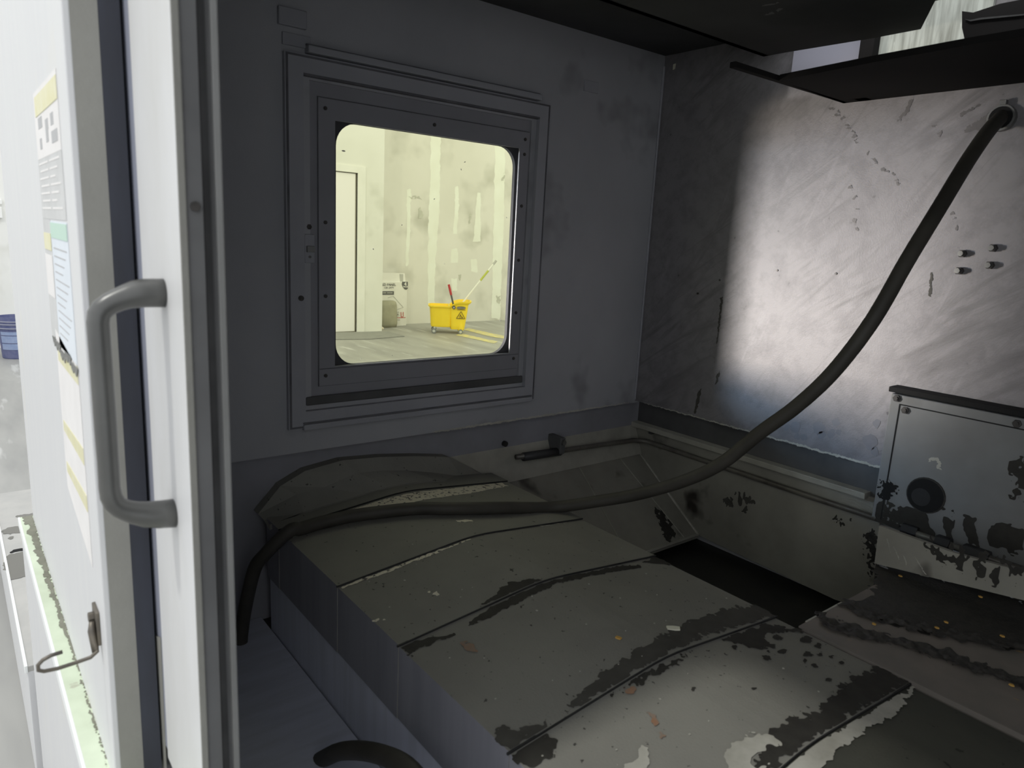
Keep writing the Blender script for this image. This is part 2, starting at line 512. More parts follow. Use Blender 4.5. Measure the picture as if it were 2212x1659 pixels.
def patch(name, poly, fn, mat, parent=None, cell=0.004, amp=0.004, freq=60, hole=None, hfreq=120):
    """Ragged-edged mark of its own shape, laid on the surface fn(s, t) -> point."""
    b = bmesh.new()
    s0, s1 = min(p[0] for p in poly), max(p[0] for p in poly)
    t0, t1 = min(p[1] for p in poly), max(p[1] for p in poly)
    V = {}

    def vert(i, j):
        if (i, j) not in V:
            V[(i, j)] = b.verts.new(fn(s0 + i * cell, t0 + j * cell))
        return V[(i, j)]
    ns, nt = int((s1 - s0) / cell) + 2, int((t1 - t0) / cell) + 2
    pad = 2
    for i in range(-pad, ns + pad):
        for j in range(-pad, nt + pad):
            s, t = s0 + (i + .5) * cell, t0 + (j + .5) * cell
            f2 = freq * 2.7
            dx = amp * (mnoise.noise((s * freq, t * freq, 3.1)) + 0.6 * mnoise.noise((s * f2, t * f2, 1.3)) + 0.5 * mnoise.noise((s * f2 * 2.3, t * f2 * 2.3, 4.3)))
            dy = amp * (mnoise.noise((s * freq, t * freq, 9.7)) + 0.6 * mnoise.noise((s * f2, t * f2, 7.9)) + 0.5 * mnoise.noise((s * f2 * 2.3, t * f2 * 2.3, 8.3)))
            if not inpoly(s + dx, t + dy, poly):
                continue
            if hole is not None and mnoise.noise((s * hfreq, t * hfreq * 0.5, 5.5)) > hole:
                continue
            b.faces.new((vert(i, j), vert(i + 1, j), vert(i + 1, j + 1), vert(i, j + 1)))
    if not b.faces:
        b.free()
        return None
    # round the stepped outline
    for _ in range(1):
        new = {}
        for v in b.verts:
            nb = [e.other_vert(v).co for e in v.link_edges if len(e.link_faces) == 1]
            if len(nb) == 2:
                new[v] = v.co * 0.4 + (nb[0] + nb[1]) * 0.3
        for v, c in new.items():
            v.co = c
    base = wloc(parent) if parent is not None else Vector((0, 0, 0))
    for v in b.verts:
        v.co -= base
    bmesh.ops.recalc_face_normals(b, faces=b.faces)
    me = bpy.data.meshes.new(name)
    b.to_mesh(me)
    b.free()
    me.materials.append(mat)
    o = bpy.data.objects.new(name, me)
    COL.objects.link(o)
    if parent is not None:
        o.parent = parent
    return o


def copy_tree(o, parent=None):
    c = o.copy()
    COL.objects.link(c)
    if parent is not None:
        c.parent = parent
    for ch in [x for x in bpy.data.objects if x.parent == o]:
        copy_tree(ch, c)
    return c


def text(name, s, size, mat, parent, origin, right, up, align='LEFT', bold=0.0):
    """Lettering: font outline turned into a flat mesh lying on right x up."""
    cu = bpy.data.curves.new(name, 'FONT')
    cu.body = s
    cu.size = size
    cu.align_x = align
    cu.offset = bold
    cu.extrude = 0.0004
    tmp = bpy.data.objects.new(name, cu)
    COL.objects.link(tmp)
    dg = bpy.context.evaluated_depsgraph_get()
    me = bpy.data.meshes.new_from_object(tmp.evaluated_get(dg))
    bpy.data.objects.remove(tmp)
    r, u = Vector(right).normalized(), Vector(up).normalized()
    n = r.cross(u)
    base = wloc(parent)
    for v in me.vertices:
        v.co = Vector(origin) + r * v.co.x + u * v.co.y + n * v.co.z - base
    me.materials.clear()
    me.materials.append(mat)
    o = bpy.data.objects.new(name, me)
    COL.objects.link(o)
    o.parent = parent
    o['kind'] = 'stuff'
    return o


# ================================================================== CHAMBER SHELL
XA, YB = -1.5, 1.711
ZS = 0.788          # lower edge of the wall panels
ZC = 1.83
# left wall with the window opening
wl = struct(MB().ring_plate((0.16, 1.76, ZS, 1.96), (0.625, 1.222, 0.90, 1.585), -1.56, XA).build('wall_left', M_WALL))
wbk = struct(MB().box((-1.5, YB, 0.795), (0.95, 1.76, 1.96)).build('wall_back', M_BACK))
# ceiling: fixed part over the left, lower sliding part to the right with an open slot at the front
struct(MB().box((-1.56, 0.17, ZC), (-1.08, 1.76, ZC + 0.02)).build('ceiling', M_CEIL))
p1, p2, p3, p4 = at(1700, 113, 2, 1.75), at(1889, 82, 2, 1.75), at(1989, 63, 2, 1.75), at(2020, 2, 2, 1.75)
poly = [Vector((-1.10, 0.75, 1.75)), Vector((-1.10, p1.y, 1.75)), p1, p2, p3, p4, Vector((0.95, p4.y, 1.75)), Vector((0.95, 0.75, 1.75))]
cp = MB()
cp.prism(poly, (0, 0, 0.02))
cp.box((-1.10, 0.17, 1.75), (0.95, 0.75, 1.77))
cp.box((-1.10, 0.17, 1.75), (-1.085, p1.y, ZC))
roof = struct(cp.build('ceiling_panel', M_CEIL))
struct(MB().box((0.95, 0.19, 0.0), (1.0, 1.76, 1.96)).build('wall_right', M_WALL))
# front wall on the right: narrow unseen strip, cut back to let light in
struct(MB().box((0.86, 0.191, 0.665), (0.95, 0.22, 1.76)).build('wall_front_unseen_strip', M_WALL))
struct(MB().box((-1.56, 0.172, 1.76), (0.95, 0.19, 2.1)).build('trim_1', M_WALL))
# caulk line in the chamber corner and small plate marks on the left wall
MB().tube([(-1.497, YB - 0.004, 0.80), (-1.497, YB - 0.004, 1.80)], 0.0035, 6).build('corner_sealant', M_WORN if False else M_FRAME, wbk)
a = at(1262, 172, 0, XA)
c = at(1290, 203, 0, XA)
MB().box((XA - 0.002, a.y, c.z), (XA + 0.004, c.y, a.z)).build('cover_plate', M_FRAME, wl, bevel=0.001)
a = at(598, 12, 0, XA)
c = at(660, 66, 0, XA)
MB().box((XA - 0.002, a.y, c.z), (XA + 0.010, c.y, a.z)).build('bracket_plate', M_FRAME, wl, bevel=0.002)
a = at(640, 75, 0, XA)
c = at(690, 112, 0, XA)
MB().box((XA - 0.002, a.y - 0.03, c.z), (XA + 0.005, c.y - 0.02, a.z)).build('bracket_plate', M_FRAME, wl, bevel=0.001)

# worn light line along the seams
fnA = lambda s, t: Vector((XA + 0.0008, s, t))
fnB = lambda s, t: Vector((s, YB - 0.0008, t))
patch('worn_edge', [(0.95, ZS - 0.001), (1.50, ZS), (1.68, ZS + 0.002), (1.68, ZS + 0.004), (1.2, ZS + 0.0055), (0.95, ZS + 0.003)], fnA, M_BARE, wl, 0.0017, 0.003, 70)
patch('worn_edge', [(-1.46, 0.795), (-0.72, 0.795), (-0.72, 0.801), (-1.1, 0.799), (-1.46, 0.797)], fnB, M_BARE, wbk, 0.0017, 0.003, 70)

# ---------------------------------------------------------------- chamber window
win = bpy.data.objects.new('window_1', None)
COL.objects.link(win)
win.location = (XA, 0.92, 0.842)
win['kind'] = 'structure'
MB().ring_plate((0.568, 1.272, 0.846, 1.630), (0.607, 1.237, 0.885, 1.594), XA - 0.001, XA + 0.013).build('outer_frame', M_FRAME, win, bevel=0.002)
MB().ring_plate((0.575, 1.230, 0.88, 1.60), (0.660, 1.202, 0.955, 1.535), XA - 0.012, XA - 0.006).build('sash_panel', M_SASH, win, bevel=0.001)
MB().ring_plate((0.645, 1.219, 0.937, 1.555), (0.6825, 1.188, 0.9805, 1.5135), XA - 0.0065, XA - 0.002).build('retaining_frame', M_SASH, win, bevel=0.0008)
MB().ring_plate((0.570, 1.270, 0.848, 1.628), (0.575, 1.2655, 0.852, 1.624), XA + 0.010, XA + 0.0137).build('frame_groove', M_GROOVE, win)
MB().ring_plate((0.6435, 1.2205, 0.9355, 1.5575), (0.646, 1.218, 0.938, 1.554), XA - 0.010, XA - 0.0045).build('sash_groove', M_GROOVE, win)
MB().box((XA - 0.006, 0.646, 0.975), (XA - 0.0012, 1.2185, 0.977)).build('sash_groove', M_GROOVE, win)
MB().box((XA - 0.001, 0.60, 0.8565), (XA + 0.0150, 1.262, 0.860)).build('rail_groove', M_GROOVE, win)
MB().box((XA - 0.001, 0.615, 1.6485), (XA + 0.012, 1.235, 1.6515)).build('rail_groove', M_GROOVE, win)
MB().box((XA - 0.001, 0.607, 1.590), (XA + 0.0134, 1.237, 1.5945)).build('rail_groove', M_GROOVE, win)
MB().ring_plate((0.640, 1.222, 0.930, 1.560), (0.6905, 1.1865, 0.979, 1.5145), XA - 0.026, XA - 0.0155, r=0.050).build('pane_gasket', M_GLOSS, win)
MB().box((XA - 0.0235, 0.665, 0.955), (XA - 0.0195, 1.205, 1.54)).build('glass_pane', M_GLASS, win)
# top rail and drip rail over / under the frame
a = at(646, 108, 0, XA)
MB().box((XA - 0.001, 0.615, 1.634), (XA + 0.022, 1.235, 1.648)).build('top_rail', M_FRAME, win, bevel=0.002)
MB().box((XA - 0.001, 0.60, 0.842), (XA + 0.020, 1.262, 0.856)).build('bottom_rail', M_FRAME, win, bevel=0.003)
MB().box((XA - 0.005, 0.612, 0.895), (XA + 0.004, 1.235, 0.915)).build('sash_rail', M_RECESS, win, bevel=0.003)
scr = MB().cyl((0, 0, 0), (1, 0, 0), 0.0042, 0.003, 10)
bm_s = scr.build('screw', M_SCREW, win, origin=(0, 0, 0))
first = True
for (y, z) in ((0.660, 1.535), (0.66, 1.30), (0.66, 1.14), (0.66, 0.96), (0.93, 1.537), (1.204, 1.537), (1.204, 1.50), (1.203, 1.37), (1.203, 1.23), (1.203, 1.09), (1.203, 0.965)):
    s = bm_s if first else bm_s.copy()
    if not first:
        COL.objects.link(s)
    first = False
    s.location = Vector((XA - 0.003, y, z)) - win.location
# sliding catch on the left of the sash
ca = at(657, 506, 0, XA)
cb = at(678, 568, 0, XA)
k = MB()
k.box((XA - 0.007, ca.y, cb.z), (XA + 0.004, cb.y, ca.z))
k.build('catch_plate', M_FRAME, win, bevel=0.001)
MB().box((XA + 0.003, ca.y + 0.003, cb.z + 0.023), (XA + 0.010, cb.y - 0.001, cb.z + 0.036)).build('catch_slide', M_JAMB, win, bevel=0.001)
MB().cyl((XA + 0.003, (ca.y + cb.y) / 2, cb.z + 0.013), (1, 0, 0), 0.003, 0.003, 10).build('catch_screw', M_STEEL, win)
q = at(668, 490, 0, XA)
MB().cyl((XA - 0.007, q.y, q.z), (1, 0, 0), 0.006, 0.008, 6).build('catch_bolt', M_SCREW, win)
q = at(645, 643, 0, XA)
MB().cyl((XA + 0.012, q.y, q.z), (1, 0, 0), 0.006, 0.004, 12).build('frame_bolt', M_SCREW, win)
# specks and scratches stuck to the pane
g = MB()
for (u, v, w, h, ro) in ((742, 326, 9, 3, 0), (996, 366, 2, 4, .5), (938, 430, 4, 2, 0.7), (868, 486, 3, 2, .3), (806, 538, 2, 4, .6), (1020, 400, 1.5, 1.5, 0), (960, 570, 1, 5, .5),
                         (928, 516, 1.5, 1.5, 0), (1094, 470, 2, 3, 0), (1081, 692, 2, 5, -.4), (847, 768, 2, 2, 0), (1004, 350, 5, 2, .4), (770, 520, 1, 3, 0), (780, 775, 1, 3, 0)):
    p = at(u, v, 0, XA - 0.0192)
    ky, kz = w * 0.00105 / 2, h * 0.00105 / 2
    g.prism([p + Vector((0, ky * math.cos(a) * math.cos(ro) - kz * math.sin(a) * math.sin(ro), ky * math.cos(a) * math.sin(ro) + kz * math.sin(a) * math.cos(ro))) for a in [i * math.pi / 4 for i in range(8)]], (0.0004, 0, 0))
g.build('grime_specks', M_SCUFF, win, kind='stuff')

# ================================================================== LOWER TROUGH
# recess bands under the wall panels
struct(MB().box((-1.70, 0.2, 0.0), (-1.56, 1.86, 0.80)).box((-1.56, 1.80, 0.0), (0.95, 1.86, 0.80)).build('wall_base', M_WHITE))
struct(MB().box((-1.56, 0.19, 0.36), (-1.531, 0.97, 0.70)).build('trim_7', M_BAND))
struct(MB().box((-1.56, 0.2, 0.69), (-1.528, 1.80, ZS + 0.004)).build('trim_2', M_BAND))
struct(MB().box((-1.53, 1.765, 0.70), (0.9, 1.80, 0.80)).build('trim_3', M_RECESS))  # dark colour carries the undercut shade below the wall panel
ch = thing('chip_chute', 'grey sheet metal chute with sloped floor under the chamber walls', 'chute', (-1.2, 1.5, 0.38))
MB().prism([(-1.529, 0.96, 0.706), (-1.490, 0.96, 0.612), (-1.50, 0.96, 0.610), (-1.545, 0.96, 0.700)], (0, 0.795, 0)).build('left_sheet', M_FLANGE, ch)
MB().prism([(-1.500, 0.96, 0.616), (-1.235, 0.96, 0.422), (-1.235, 0.96, 0.412), (-1.50, 0.96, 0.602)], (0, 0.795, 0)).build('slope_sheet', M_CHUTE, ch)
MB().prism([(-1.545, 1.755, 0.705), (-0.722, 1.755, 0.705), (-0.706, 1.755, 0.44), (-0.735, 1.755, 0.412), (-0.80, 1.755, 0.406), (-1.236, 1.755, 0.42), (-1.50, 1.755, 0.60)], (0, 0.008, 0)).build('back_sheet', M_CHUTE, ch)
MB().box((-1.53, 1.735, 0.700), (-0.755, 1.775, 0.716)).build('back_flange', M_FLANGE, ch, bevel=0.002)
MB().box((-1.53, 0.192, 0.36), (0.94, 1.80, 0.385)).build('pit_floor', M_PIT, ch)
MB().box((-1.53, 0.192, 0.384), (0.94, 0.512, 0.392)).build('front_floor_haze', M_APRON, ch)  # added pale sheet, carries the haze tone over the pit floor
MB().tube([(-1.497, 1.752, 0.612), (-1.236, 1.752, 0.424)], 0.004, 6).build('weld_bead', M_WORN, ch)
MB().tube([(-1.237, 1.08, 0.421), (-1.236, 1.752, 0.423)], 0.0045, 6).build('weld_bead', M_FLANGE, ch)
# sheet joints on the sloped floor
def fslope(s, t):
    k = (s + 1.500) / 0.265
    return Vector((s, t, 0.616 - 0.194 * k + 0.0012))
MB().tube([fslope(-1.495, 1.475), fslope(-1.24, 1.445)], 0.0022, 6).build('sheet_joint', M_FLANGE, ch)
MB().tube([fslope(-1.49, 1.655), fslope(-1.24, 1.690)], 0.0018, 6).build('sheet_joint', M_FLANGE, ch)
patch('oil_stain', [(-1.29, 1.63), (-1.25, 1.62), (-1.245, 1.66), (-1.30, 1.68), (-1.34, 1.66)], fslope, M_STAIN, ch, 0.003, 0.02, 60)
fchB = lambda s, t: Vector((s, 1.7538, t))
for pts in (((1560, 1085), (1600, 1060), (1630, 1085), (1610, 1105), (1575, 1100)), ((1800, 1118), (1840, 1115), (1835, 1132), (1805, 1130))):
    patch('oil_stain', [(at(u, v, 1, 1.754).x, at(u, v, 1, 1.754).z) for u, v in pts], fchB, M_STAIN2 if len(pts) == 5 else M_STAIN, ch, 0.003, 0.02, 50, hole=0.15, hfreq=90)
patch('rust_edge', [(at(u, v, 1, 1.754).x, at(u, v, 1, 1.754).z) for u, v in ((1868, 1150), (1895, 1150), (1890, 1245), (1870, 1240), (1876, 1200))], fchB, M_SWARF, ch, 0.003, 0.02, 70)

# coolant line around the trough
cl = thing('coolant_pipe', 'thin dirty steel coolant pipe running round the trough walls', 'pipe', (-1.2, 1.74, 0.66))
pp = [(-0.25, 1.640, 0.690), (-0.60, 1.655, 0.688), (-0.72, 1.735, 0.664), (-0.9, 1.742, 0.661), (-1.40, 1.742, 0.664), (-1.46, 1.735, 0.666), (-1.482, 1.70, 0.668), (-1.487, 1.60, 0.670), (-1.488, 1.38, 0.678), (-1.488, 1.22, 0.684)]
MB().tube(pp, 0.0075, 10).build('pipe_run', M_PIPE, cl, smooth=True)
MB().tube([(-1.487, 1.245, 0.681), (-1.487, 1.385, 0.676)], 0.0125, 12).build('pipe_sleeve', M_DARK, cl, smooth=True)
MB().box((-1.53, 1.372, 0.672), (-1.472, 1.392, 0.722)).build('pipe_bracket', M_RECESS, cl, bevel=0.003)
MB().cyl((-1.472, 1.382, 0.708), (1, 0, 0), 0.008, 0.006, 12).build('bracket_bolt', M_STEEL, cl)
MB().cyl((-1.53, 1.205, 0.716), (1, 0, 0), 0.008, 0.012, 12).build('plug_bolt', M_BLACK, cl)
for (x, y, z, l) in ((-0.63, 1.663, 0.687, 0.035), (-0.555, 1.653, 0.688, 0.03), (-0.50, 1.650, 0.689, 0.05)):
    MB().cyl((x, y, z), (1, -0.04, 0), 0.0165, l, 6).build('pipe_fitting', M_DARK, cl, bevel=0.002)
MB().box((-1.46, 1.742, 0.690), (-1.445, 1.77, 0.712)).build('pipe_clip', M_DARK, cl, bevel=0.003)

# ---------------------------------------------------------------- access box on the back wall
bx = thing('access_box', 'grey sheet metal access box low on the back wall with round port', 'access box', (-0.45, 1.70, 0.73))
BY = 1.664
MB().box((-0.702, BY, 0.690), (-0.10, YB - 0.0005, 0.987)).build('box_body', M_BOX, bx, bevel=0.0025)
ya = at(1943, 872, 1, BY)
yb2 = at(1918, 1038, 1, BY)
MB().ring_plate((ya.x, -0.12, 0.6905, ya.z), (ya.x + 0.0025, -0.1225, 0.6908, ya.z - 0.0025), BY - 0.0012, BY + 0.002, axis=1).build('cover_joint', M_HOLE, bx)
MB().box((-0.712, BY + 0.006, 0.9885), (-0.10, YB + 0.001, 1.001)).build('top_gap_shade', M_HOLE, bx, bevel=0.002)  # black strip painted in as the shadow gap above the box
for (u, v) in ((1938, 860), (1956, 886), (2198, 915)):
    p = at(u, v, 1, BY)
    k = MB().cyl((p.x, BY, p.z), (0, -1, 0), 0.0085, 0.005, 6)
    o = k.build('bolt', M_SCREW, bx, bevel=0.001)
    MB().cyl((p.x, BY - 0.005, p.z), (0, -1, 0), 0.0045, 0.003, 10).build('bolt_head', M_SCREW, o)
hc = at(2000, 1070, 1, BY)
MB().tube([(hc.x, BY + 0.002, hc.z), (hc.x, BY - 0.003, hc.z)], [0.041, 0.040], 24).build('port_ring', M_SWARF, bx)
MB().cyl((hc.x, BY - 0.0031, hc.z), (0, -1, 0), 0.0375, 0.0006, 24).build('port_hole', M_HOLE, bx)
MB().cyl((hc.x - 0.008, BY - 0.0036, hc.z - 0.006), (0, -1, 0), 0.020, 0.0008, 20).build('port_pipe', M_BLACK, bx)
fbx = lambda s, t: Vector((s, BY - 0.0011, t))
def bxpts(l):
    return [(at(u, v, 1, BY).x, at(u, v, 1, BY).z) for u, v in l]
patch('rust_hole', bxpts(((1900, 1045), (1935, 1040), (1940, 1062), (1920, 1085), (1905, 1070))), fbx, M_HOLE, bx, 0.0025, 0.02, 70)
patch('grime_streak', bxpts(((2185, 1010), (2225, 960), (2225, 1085), (2190, 1080), (2178, 1050))), fbx, M_STAIN, bx, 0.003, 0.03, 40, hole=0.2, hfreq=60)
patch('bare_scrape', bxpts(((2005, 990), (2030, 992), (2034, 1012), (2026, 1010), (2024, 998), (2006, 996))), fbx, M_BARE, bx, 0.0015, 0.006, 80)
patch('grime_streak', bxpts(((1900, 1090), (1960, 1100), (2060, 1110), (2212, 1130), (2300, 1150), (2300, 1210), (2100, 1175), (1895, 1120))), fbx, M_STAIN, bx, 0.003, 0.03, 30, hole=0.12, hfreq=35)

# ---------------------------------------------------------------- fixings in the back wall
bolt = None
for (u, v) in ((2081, 548), (2147, 536), (2074, 585), (2140, 573)):
    p = at(u, v, 1, YB)
    if bolt is None:
        bolt = MB().cyl((p.x, YB + 0.001, p.z), (0, -1, 0), 0.0085, 0.012, 6).build('bolt', M_SCREW, wbk, bevel=0.001, origin=(p.x, YB, p.z))
        b0 = bolt
    else:
        b0 = bolt.copy()
        COL.objects.link(b0)
        b0.location = (p.x, YB, p.z)
    MB().cyl((p.x, YB - 0.011, p.z), (0, -1, 0), 0.0055, 0.007, 10).build('bolt_tip', M_STEEL, b0)
for (u, v) in ((1679, 584), (1806, 591), (1507, 634), (1555, 605), (1508, 634)):
    p = at(u, v, 1, YB)
    MB().cyl((p.x, YB + 0.001, p.z), (0, -1, 0), 0.0028, 0.003, 8).build('rivet', M_SCREW, wbk)
def bkpts(l):
    return [(at(u, v, 1, YB).x, at(u, v, 1, YB).z) for u, v in l]
# runs and splats with a shape of their own
for l in (((1557, 645), (1563, 640), (1561, 655), (1550, 742), (1548, 742)), ((1549, 808), (1556, 802), (1552, 820), (1545, 836)),
          ((1508, 845), (1516, 838), (1512, 862), (1503, 893), (1499, 893)), ((2015, 590), (2012, 640), (2006, 640), (2010, 590))):
    patch('oil_run', bkpts(l), fnB, M_STAIN2, wbk, 0.0015, 0.003, 90)
for l in (((2095, 270), (2140, 245), (2150, 268), (2120, 280), (2085, 284)), ((1966, 215), (1975, 212), (1965, 240), (1940, 262), (1935, 262), (1955, 238)), ((2070, 245), (2115, 225), (2120, 228), (2075, 252)),
          ((2170, 250), (2190, 233), (2196, 238), (2178, 258))):
    patch('oil_smear', bkpts(l), fnB, M_FLECK, wbk, 0.0015, 0.006, 60)
for (u, v, r) in ((1718, 922, 11), (1770, 925, 13), (1722, 942, 7), (1736, 943, 7), (1700, 925, 6), (1796, 938, 9), (1806, 912, 8), (1893, 915, 8), (1880, 955, 16), (1812, 935, 6), (1775, 940, 8), (1890, 975, 8)):
    l = [(u + r * math.cos(a), v + r * 1.1 * math.sin(a)) for a in [i * math.pi / 6 for i in range(12)]]
    patch('oil_spot', bkpts(l), fnB, M_SPOT, wbk, 0.002, 0.004, 60)
for (u, v) in [(1842 + k * 4.5 + random.uniform(-9, 9), 410 + k * 22 + random.uniform(-6, 6)) for k in range(0, 5)] + [(1880 + k * 9 + random.uniform(-6, 6), 335 + k * 9 + random.uniform(-5, 5)) for k in range(8)] + [(1800 + k * 7 + random.uniform(-6, 6), 232 + k * 9) for k in range(9)] + [(2062, 470), (2066, 495), (2058, 460), (2030, 290), (2020, 270)]:
    l = [(u + random.uniform(3, 7) * math.cos(a), v + random.uniform(2, 5) * math.sin(a)) for a in [i * math.pi / 4 for i in range(8)]]
    patch('grime_fleck', bkpts(l), fnB, M_FLECK, wbk, 0.0018, 0.006, 90)

# ================================================================== OVERHEAD
hd = thing('overhead_hood', 'black flat hood shelf jutting from the top of the back wall', 'hood', (-0.5, 1.70, 1.64))
hp = [at(1683, 174, 2, 1.64), at(1895, 133, 2, 1.64), at(2090, 98, 2, 1.64)]
MB().prism([Vector((-0.935, YB, 1.64)), hp[0], hp[1], hp[2], Vector((0.3, hp[2].y - 0.02, 1.64)), Vector((0.3, YB, 1.64))], (0, 0, 0.012)).build('hood_plate', M_HOOD, hd)
MB().box((-0.936, 1.26, 1.640), (-0.922, YB, 1.651)).build('side_rail', M_HOOD, hd, bevel=0.001)
e0, e1 = at(1685, 173, 2, 1.652), at(1757, 158, 2, 1.652)
MB().prism([e0, e1, e1 + Vector((0, 0, 0.004)), e0 + Vector((0, 0, 0.010))], (0, 0.012, 0)).build('lit_lip', M_DRIP, hd)  # pale wedge stands in for light along the hood's lip
a, c = at(1866, 85, 1, 1.69), at(1890, 133, 1, 1.69)
MB().box((a.x, 1.675, 1.60 + 0.04), (c.x, YB - 0.001, 1.93)).build('hanger_bracket', M_HOOD, hd, bevel=0.002)
up = thing('streaked_panel', 'pale drip-streaked metal panel above the black hood on the back wall', 'panel', (-0.55, 1.70, 1.65))
a, c = at(1891, 85, 1, 1.70), at(2130, 100, 1, 1.70)
MB().box((a.x, 1.7, 1.653), (c.x, YB - 0.001, 1.955)).build('sheet', M_DRIP, up)
a = at(1690, 160, 1, 1.706)
a.x = -1.08
c = at(1866, 90, 1, 1.706)
MB().box((a.x, 1.706, 1.706), (c.x, YB - 0.0005, 1.94)).build('upper_sheet', M_LAV, up)
bl = thing('hanging_guard', 'black bent guard plate hanging at the upper right of the chamber', 'guard', (-0.45, 1.55, 1.66))
gp = [at(u, v, 1, 1.55) for u, v in ((2078, 24), (2102, 27), (2160, 8), (2300, -20), (2400, 90), (2400, 160), (2106, 118), (2086, 96), (2078, 60))]
MB().prism(gp, (0, 0.02, 0)).build('guard_plate', M_HOOD, bl)
g2 = [at(u, v, 1, 1.545) for u, v in ((2084, 41), (2095, 43), (2120, 38), (2212, 30), (2212, 33), (2120, 42), (2096, 46))]
MB().prism(g2, (0, 0.004, 0)).build('guard_fold', M_DARK, bl)
p = at(1455, 143, 1, YB - 0.002)
tag(MB().prism([at(u, v, 1, YB - 0.004) for u, v in ((1454, 139), (1459, 137), (1457, 149), (1453, 151))], (0, 0.003, 0)).build('paint_flake', M_CHIPW, origin=(p.x, p.y, p.z)), 'tiny white paint flake at the top of the chamber corner', 'flake')
# wiped marks on the ceiling
fce = lambda s, t: Vector((s, t, 1.7492))
for l in (((1650, 30), (1690, 15), (1700, 17), (1665, 33)), ((1648, 10), (1680, 3), (1690, 5), (1655, 13))):
    patch('wiped_mark', [(at(u, v, 2, 1.75).x, at(u, v, 2, 1.75).y) for u, v in l], fce, M_RECESS, roof, 0.002, 0.01, 50, hole=0.1)

# ================================================================== WAY COVER
YN, YR, YF = 0.510, 0.815, 1.125
SX = [-1.403, -1.115, -0.892, -0.608, -0.377, 0.55]
X0 = -1.475
DZ = 0.0035


def ztop(y, k):
    if y <= YR:
        b = 0.650 + 0.031 * (y - YN) / (YR - YN)
    else:
        b = 0.681 - 0.031 * (y - YR) / (YF - YR)
    # rounded ridge
    d = abs(y - YR)
    if d < 0.05:
        b -= 0.0025 * (1 - d / 0.05) ** 2
    return b + 0.008 - DZ * k


wc = thing('way_cover', 'grey telescopic steel way cover of ridged overlapping plates across the pit', 'way cover', (-0.5, 0.815, 0.38))
plates = []
YS = [YN, YN + 0.1, YN + 0.2, YR - 0.05, YR - 0.025, YR, YR + 0.025, YR + 0.05, YF - 0.2, YF - 0.1, YF]
xa = X0
for k, xb in enumerate(SX):
    e = 0.0012 * k
    prof = [(min(max(y, YN + e), YF - e), ztop(y, k)) for y in YS]
    out = [(YN + e, 0.52)] + prof + [(YF - e, 0.52)]
    ins = [(YF - e - 0.003, 0.52)] + [(y, z - 0.003) for y, z in reversed([(max(min(y, YF - e - 0.003), YN + e + 0.003), z) for y, z in prof])] + [(YN + e + 0.003, 0.52)]
    x_start = xa - 0.03 if k else xa
    mb = MB()
    mb.prism([(x_start, y, z) for y, z in out + ins], (xb - x_start, 0, 0))
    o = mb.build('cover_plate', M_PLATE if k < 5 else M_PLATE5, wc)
    o.data.materials.append(M_SKIRT)
    for pf in o.data.polygons:
        if abs(pf.normal.y) > 0.9:
            pf.material_index = 1
    plates.append(o)
    if k < 5:
        w = MB()
        pr = [(y, ztop(y, k)) for y in YS]
        w.prism([(xb - 0.001, y, z - 0.0002) for y, z in pr] + [(xb - 0.001, y, z - 0.0032) for y, z in reversed(pr)], (0.0026, 0, 0))
        w.build('wiper_lip', M_BLACK, wc)
    xa = xb
# apron under the near edge and end collar at the left wall
MB().box((X0, YN + 0.006, 0.385), (0.9, YN + 0.012, 0.60)).build('apron', M_APRON, wc)
MB().box((X0, YF - 0.012, 0.385), (0.9, YF - 0.006, 0.60)).build('apron', M_APRON, wc)
arc = [(0.500, 0.66), (0.551, 0.716), (0.609, 0.742), (0.70, 0.753), (0.80, 0.746), (0.898, 0.733), (0.998, 0.716), (1.07, 0.675), (1.147, 0.63)]
low = [(0.505, 0.655), (0.58, 0.700), (0.645, 0.705), (0.728, 0.726), (0.798, 0.720), (0.86, 0.710), (0.935, 0.692), (1.03, 0.665), (1.131, 0.63)]
mb = MB()
mb.loft([[(-1.528, y, z) for y, z in arc], [(-1.500, y, z) for y, z in arc], [(-1.478, y, z - 0.002) for y, z in low], [(-1.440, y, min(z - 0.012, ztop(min(max(y, YN), YF), 0) + 0.004)) for y, z in low]], close=False, caps=False)
mb.loft([[(-1.440, y, min(z - 0.012, ztop(min(max(y, YN), YF), 0) + 0.004)) for y, z in low], [(-1.440, y, ztop(min(max(y, YN), YF), 0) - 0.002) for y, z in low]], close=False, caps=False)
mb.build('end_collar', M_PLATE, wc, smooth=False)


def cov(u, v, k):
    """Pixel on plate k's roof-shaped top."""
    o = Vector((0, 0, CAMZ))
    d = ray(u, v)
    t0, t1 = 0.2, 6.0
    f = lambda t: (o + d * t).z - ztop((o + d * t).y, k)
    for _ in range(50):
        tm = (t0 + t1) / 2
        if f(tm) > 0:
            t0 = tm
        else:
            t1 = tm
    return o + d * t0


NCOV = [0]


def covpatch(name, px, k, mat, amp=0.006, cell=0.0026, freq=50, hole=None, hfreq=120, lift=0.0005):
    NCOV[0] += 1
    lift += 0.00003 * NCOV[0]
    poly = [(cov(u, v, k).x, cov(u, v, k).y) for u, v in px]
    lim0 = SX[k - 1] + 0.004 if k else -1.435
    lim1 = SX[k] - 0.001
    poly = [(min(max(x, lim0), lim1), min(max(y, YN + 0.001), YF - 0.001)) for x, y in poly]
    return patch(name, poly, lambda s, t: Vector((min(max(s, lim0), lim1), min(max(t, YN), YF), ztop(min(max(t, YN), YF), k) + lift)), mat, plates[k], cell, amp, freq, hole, hfreq)


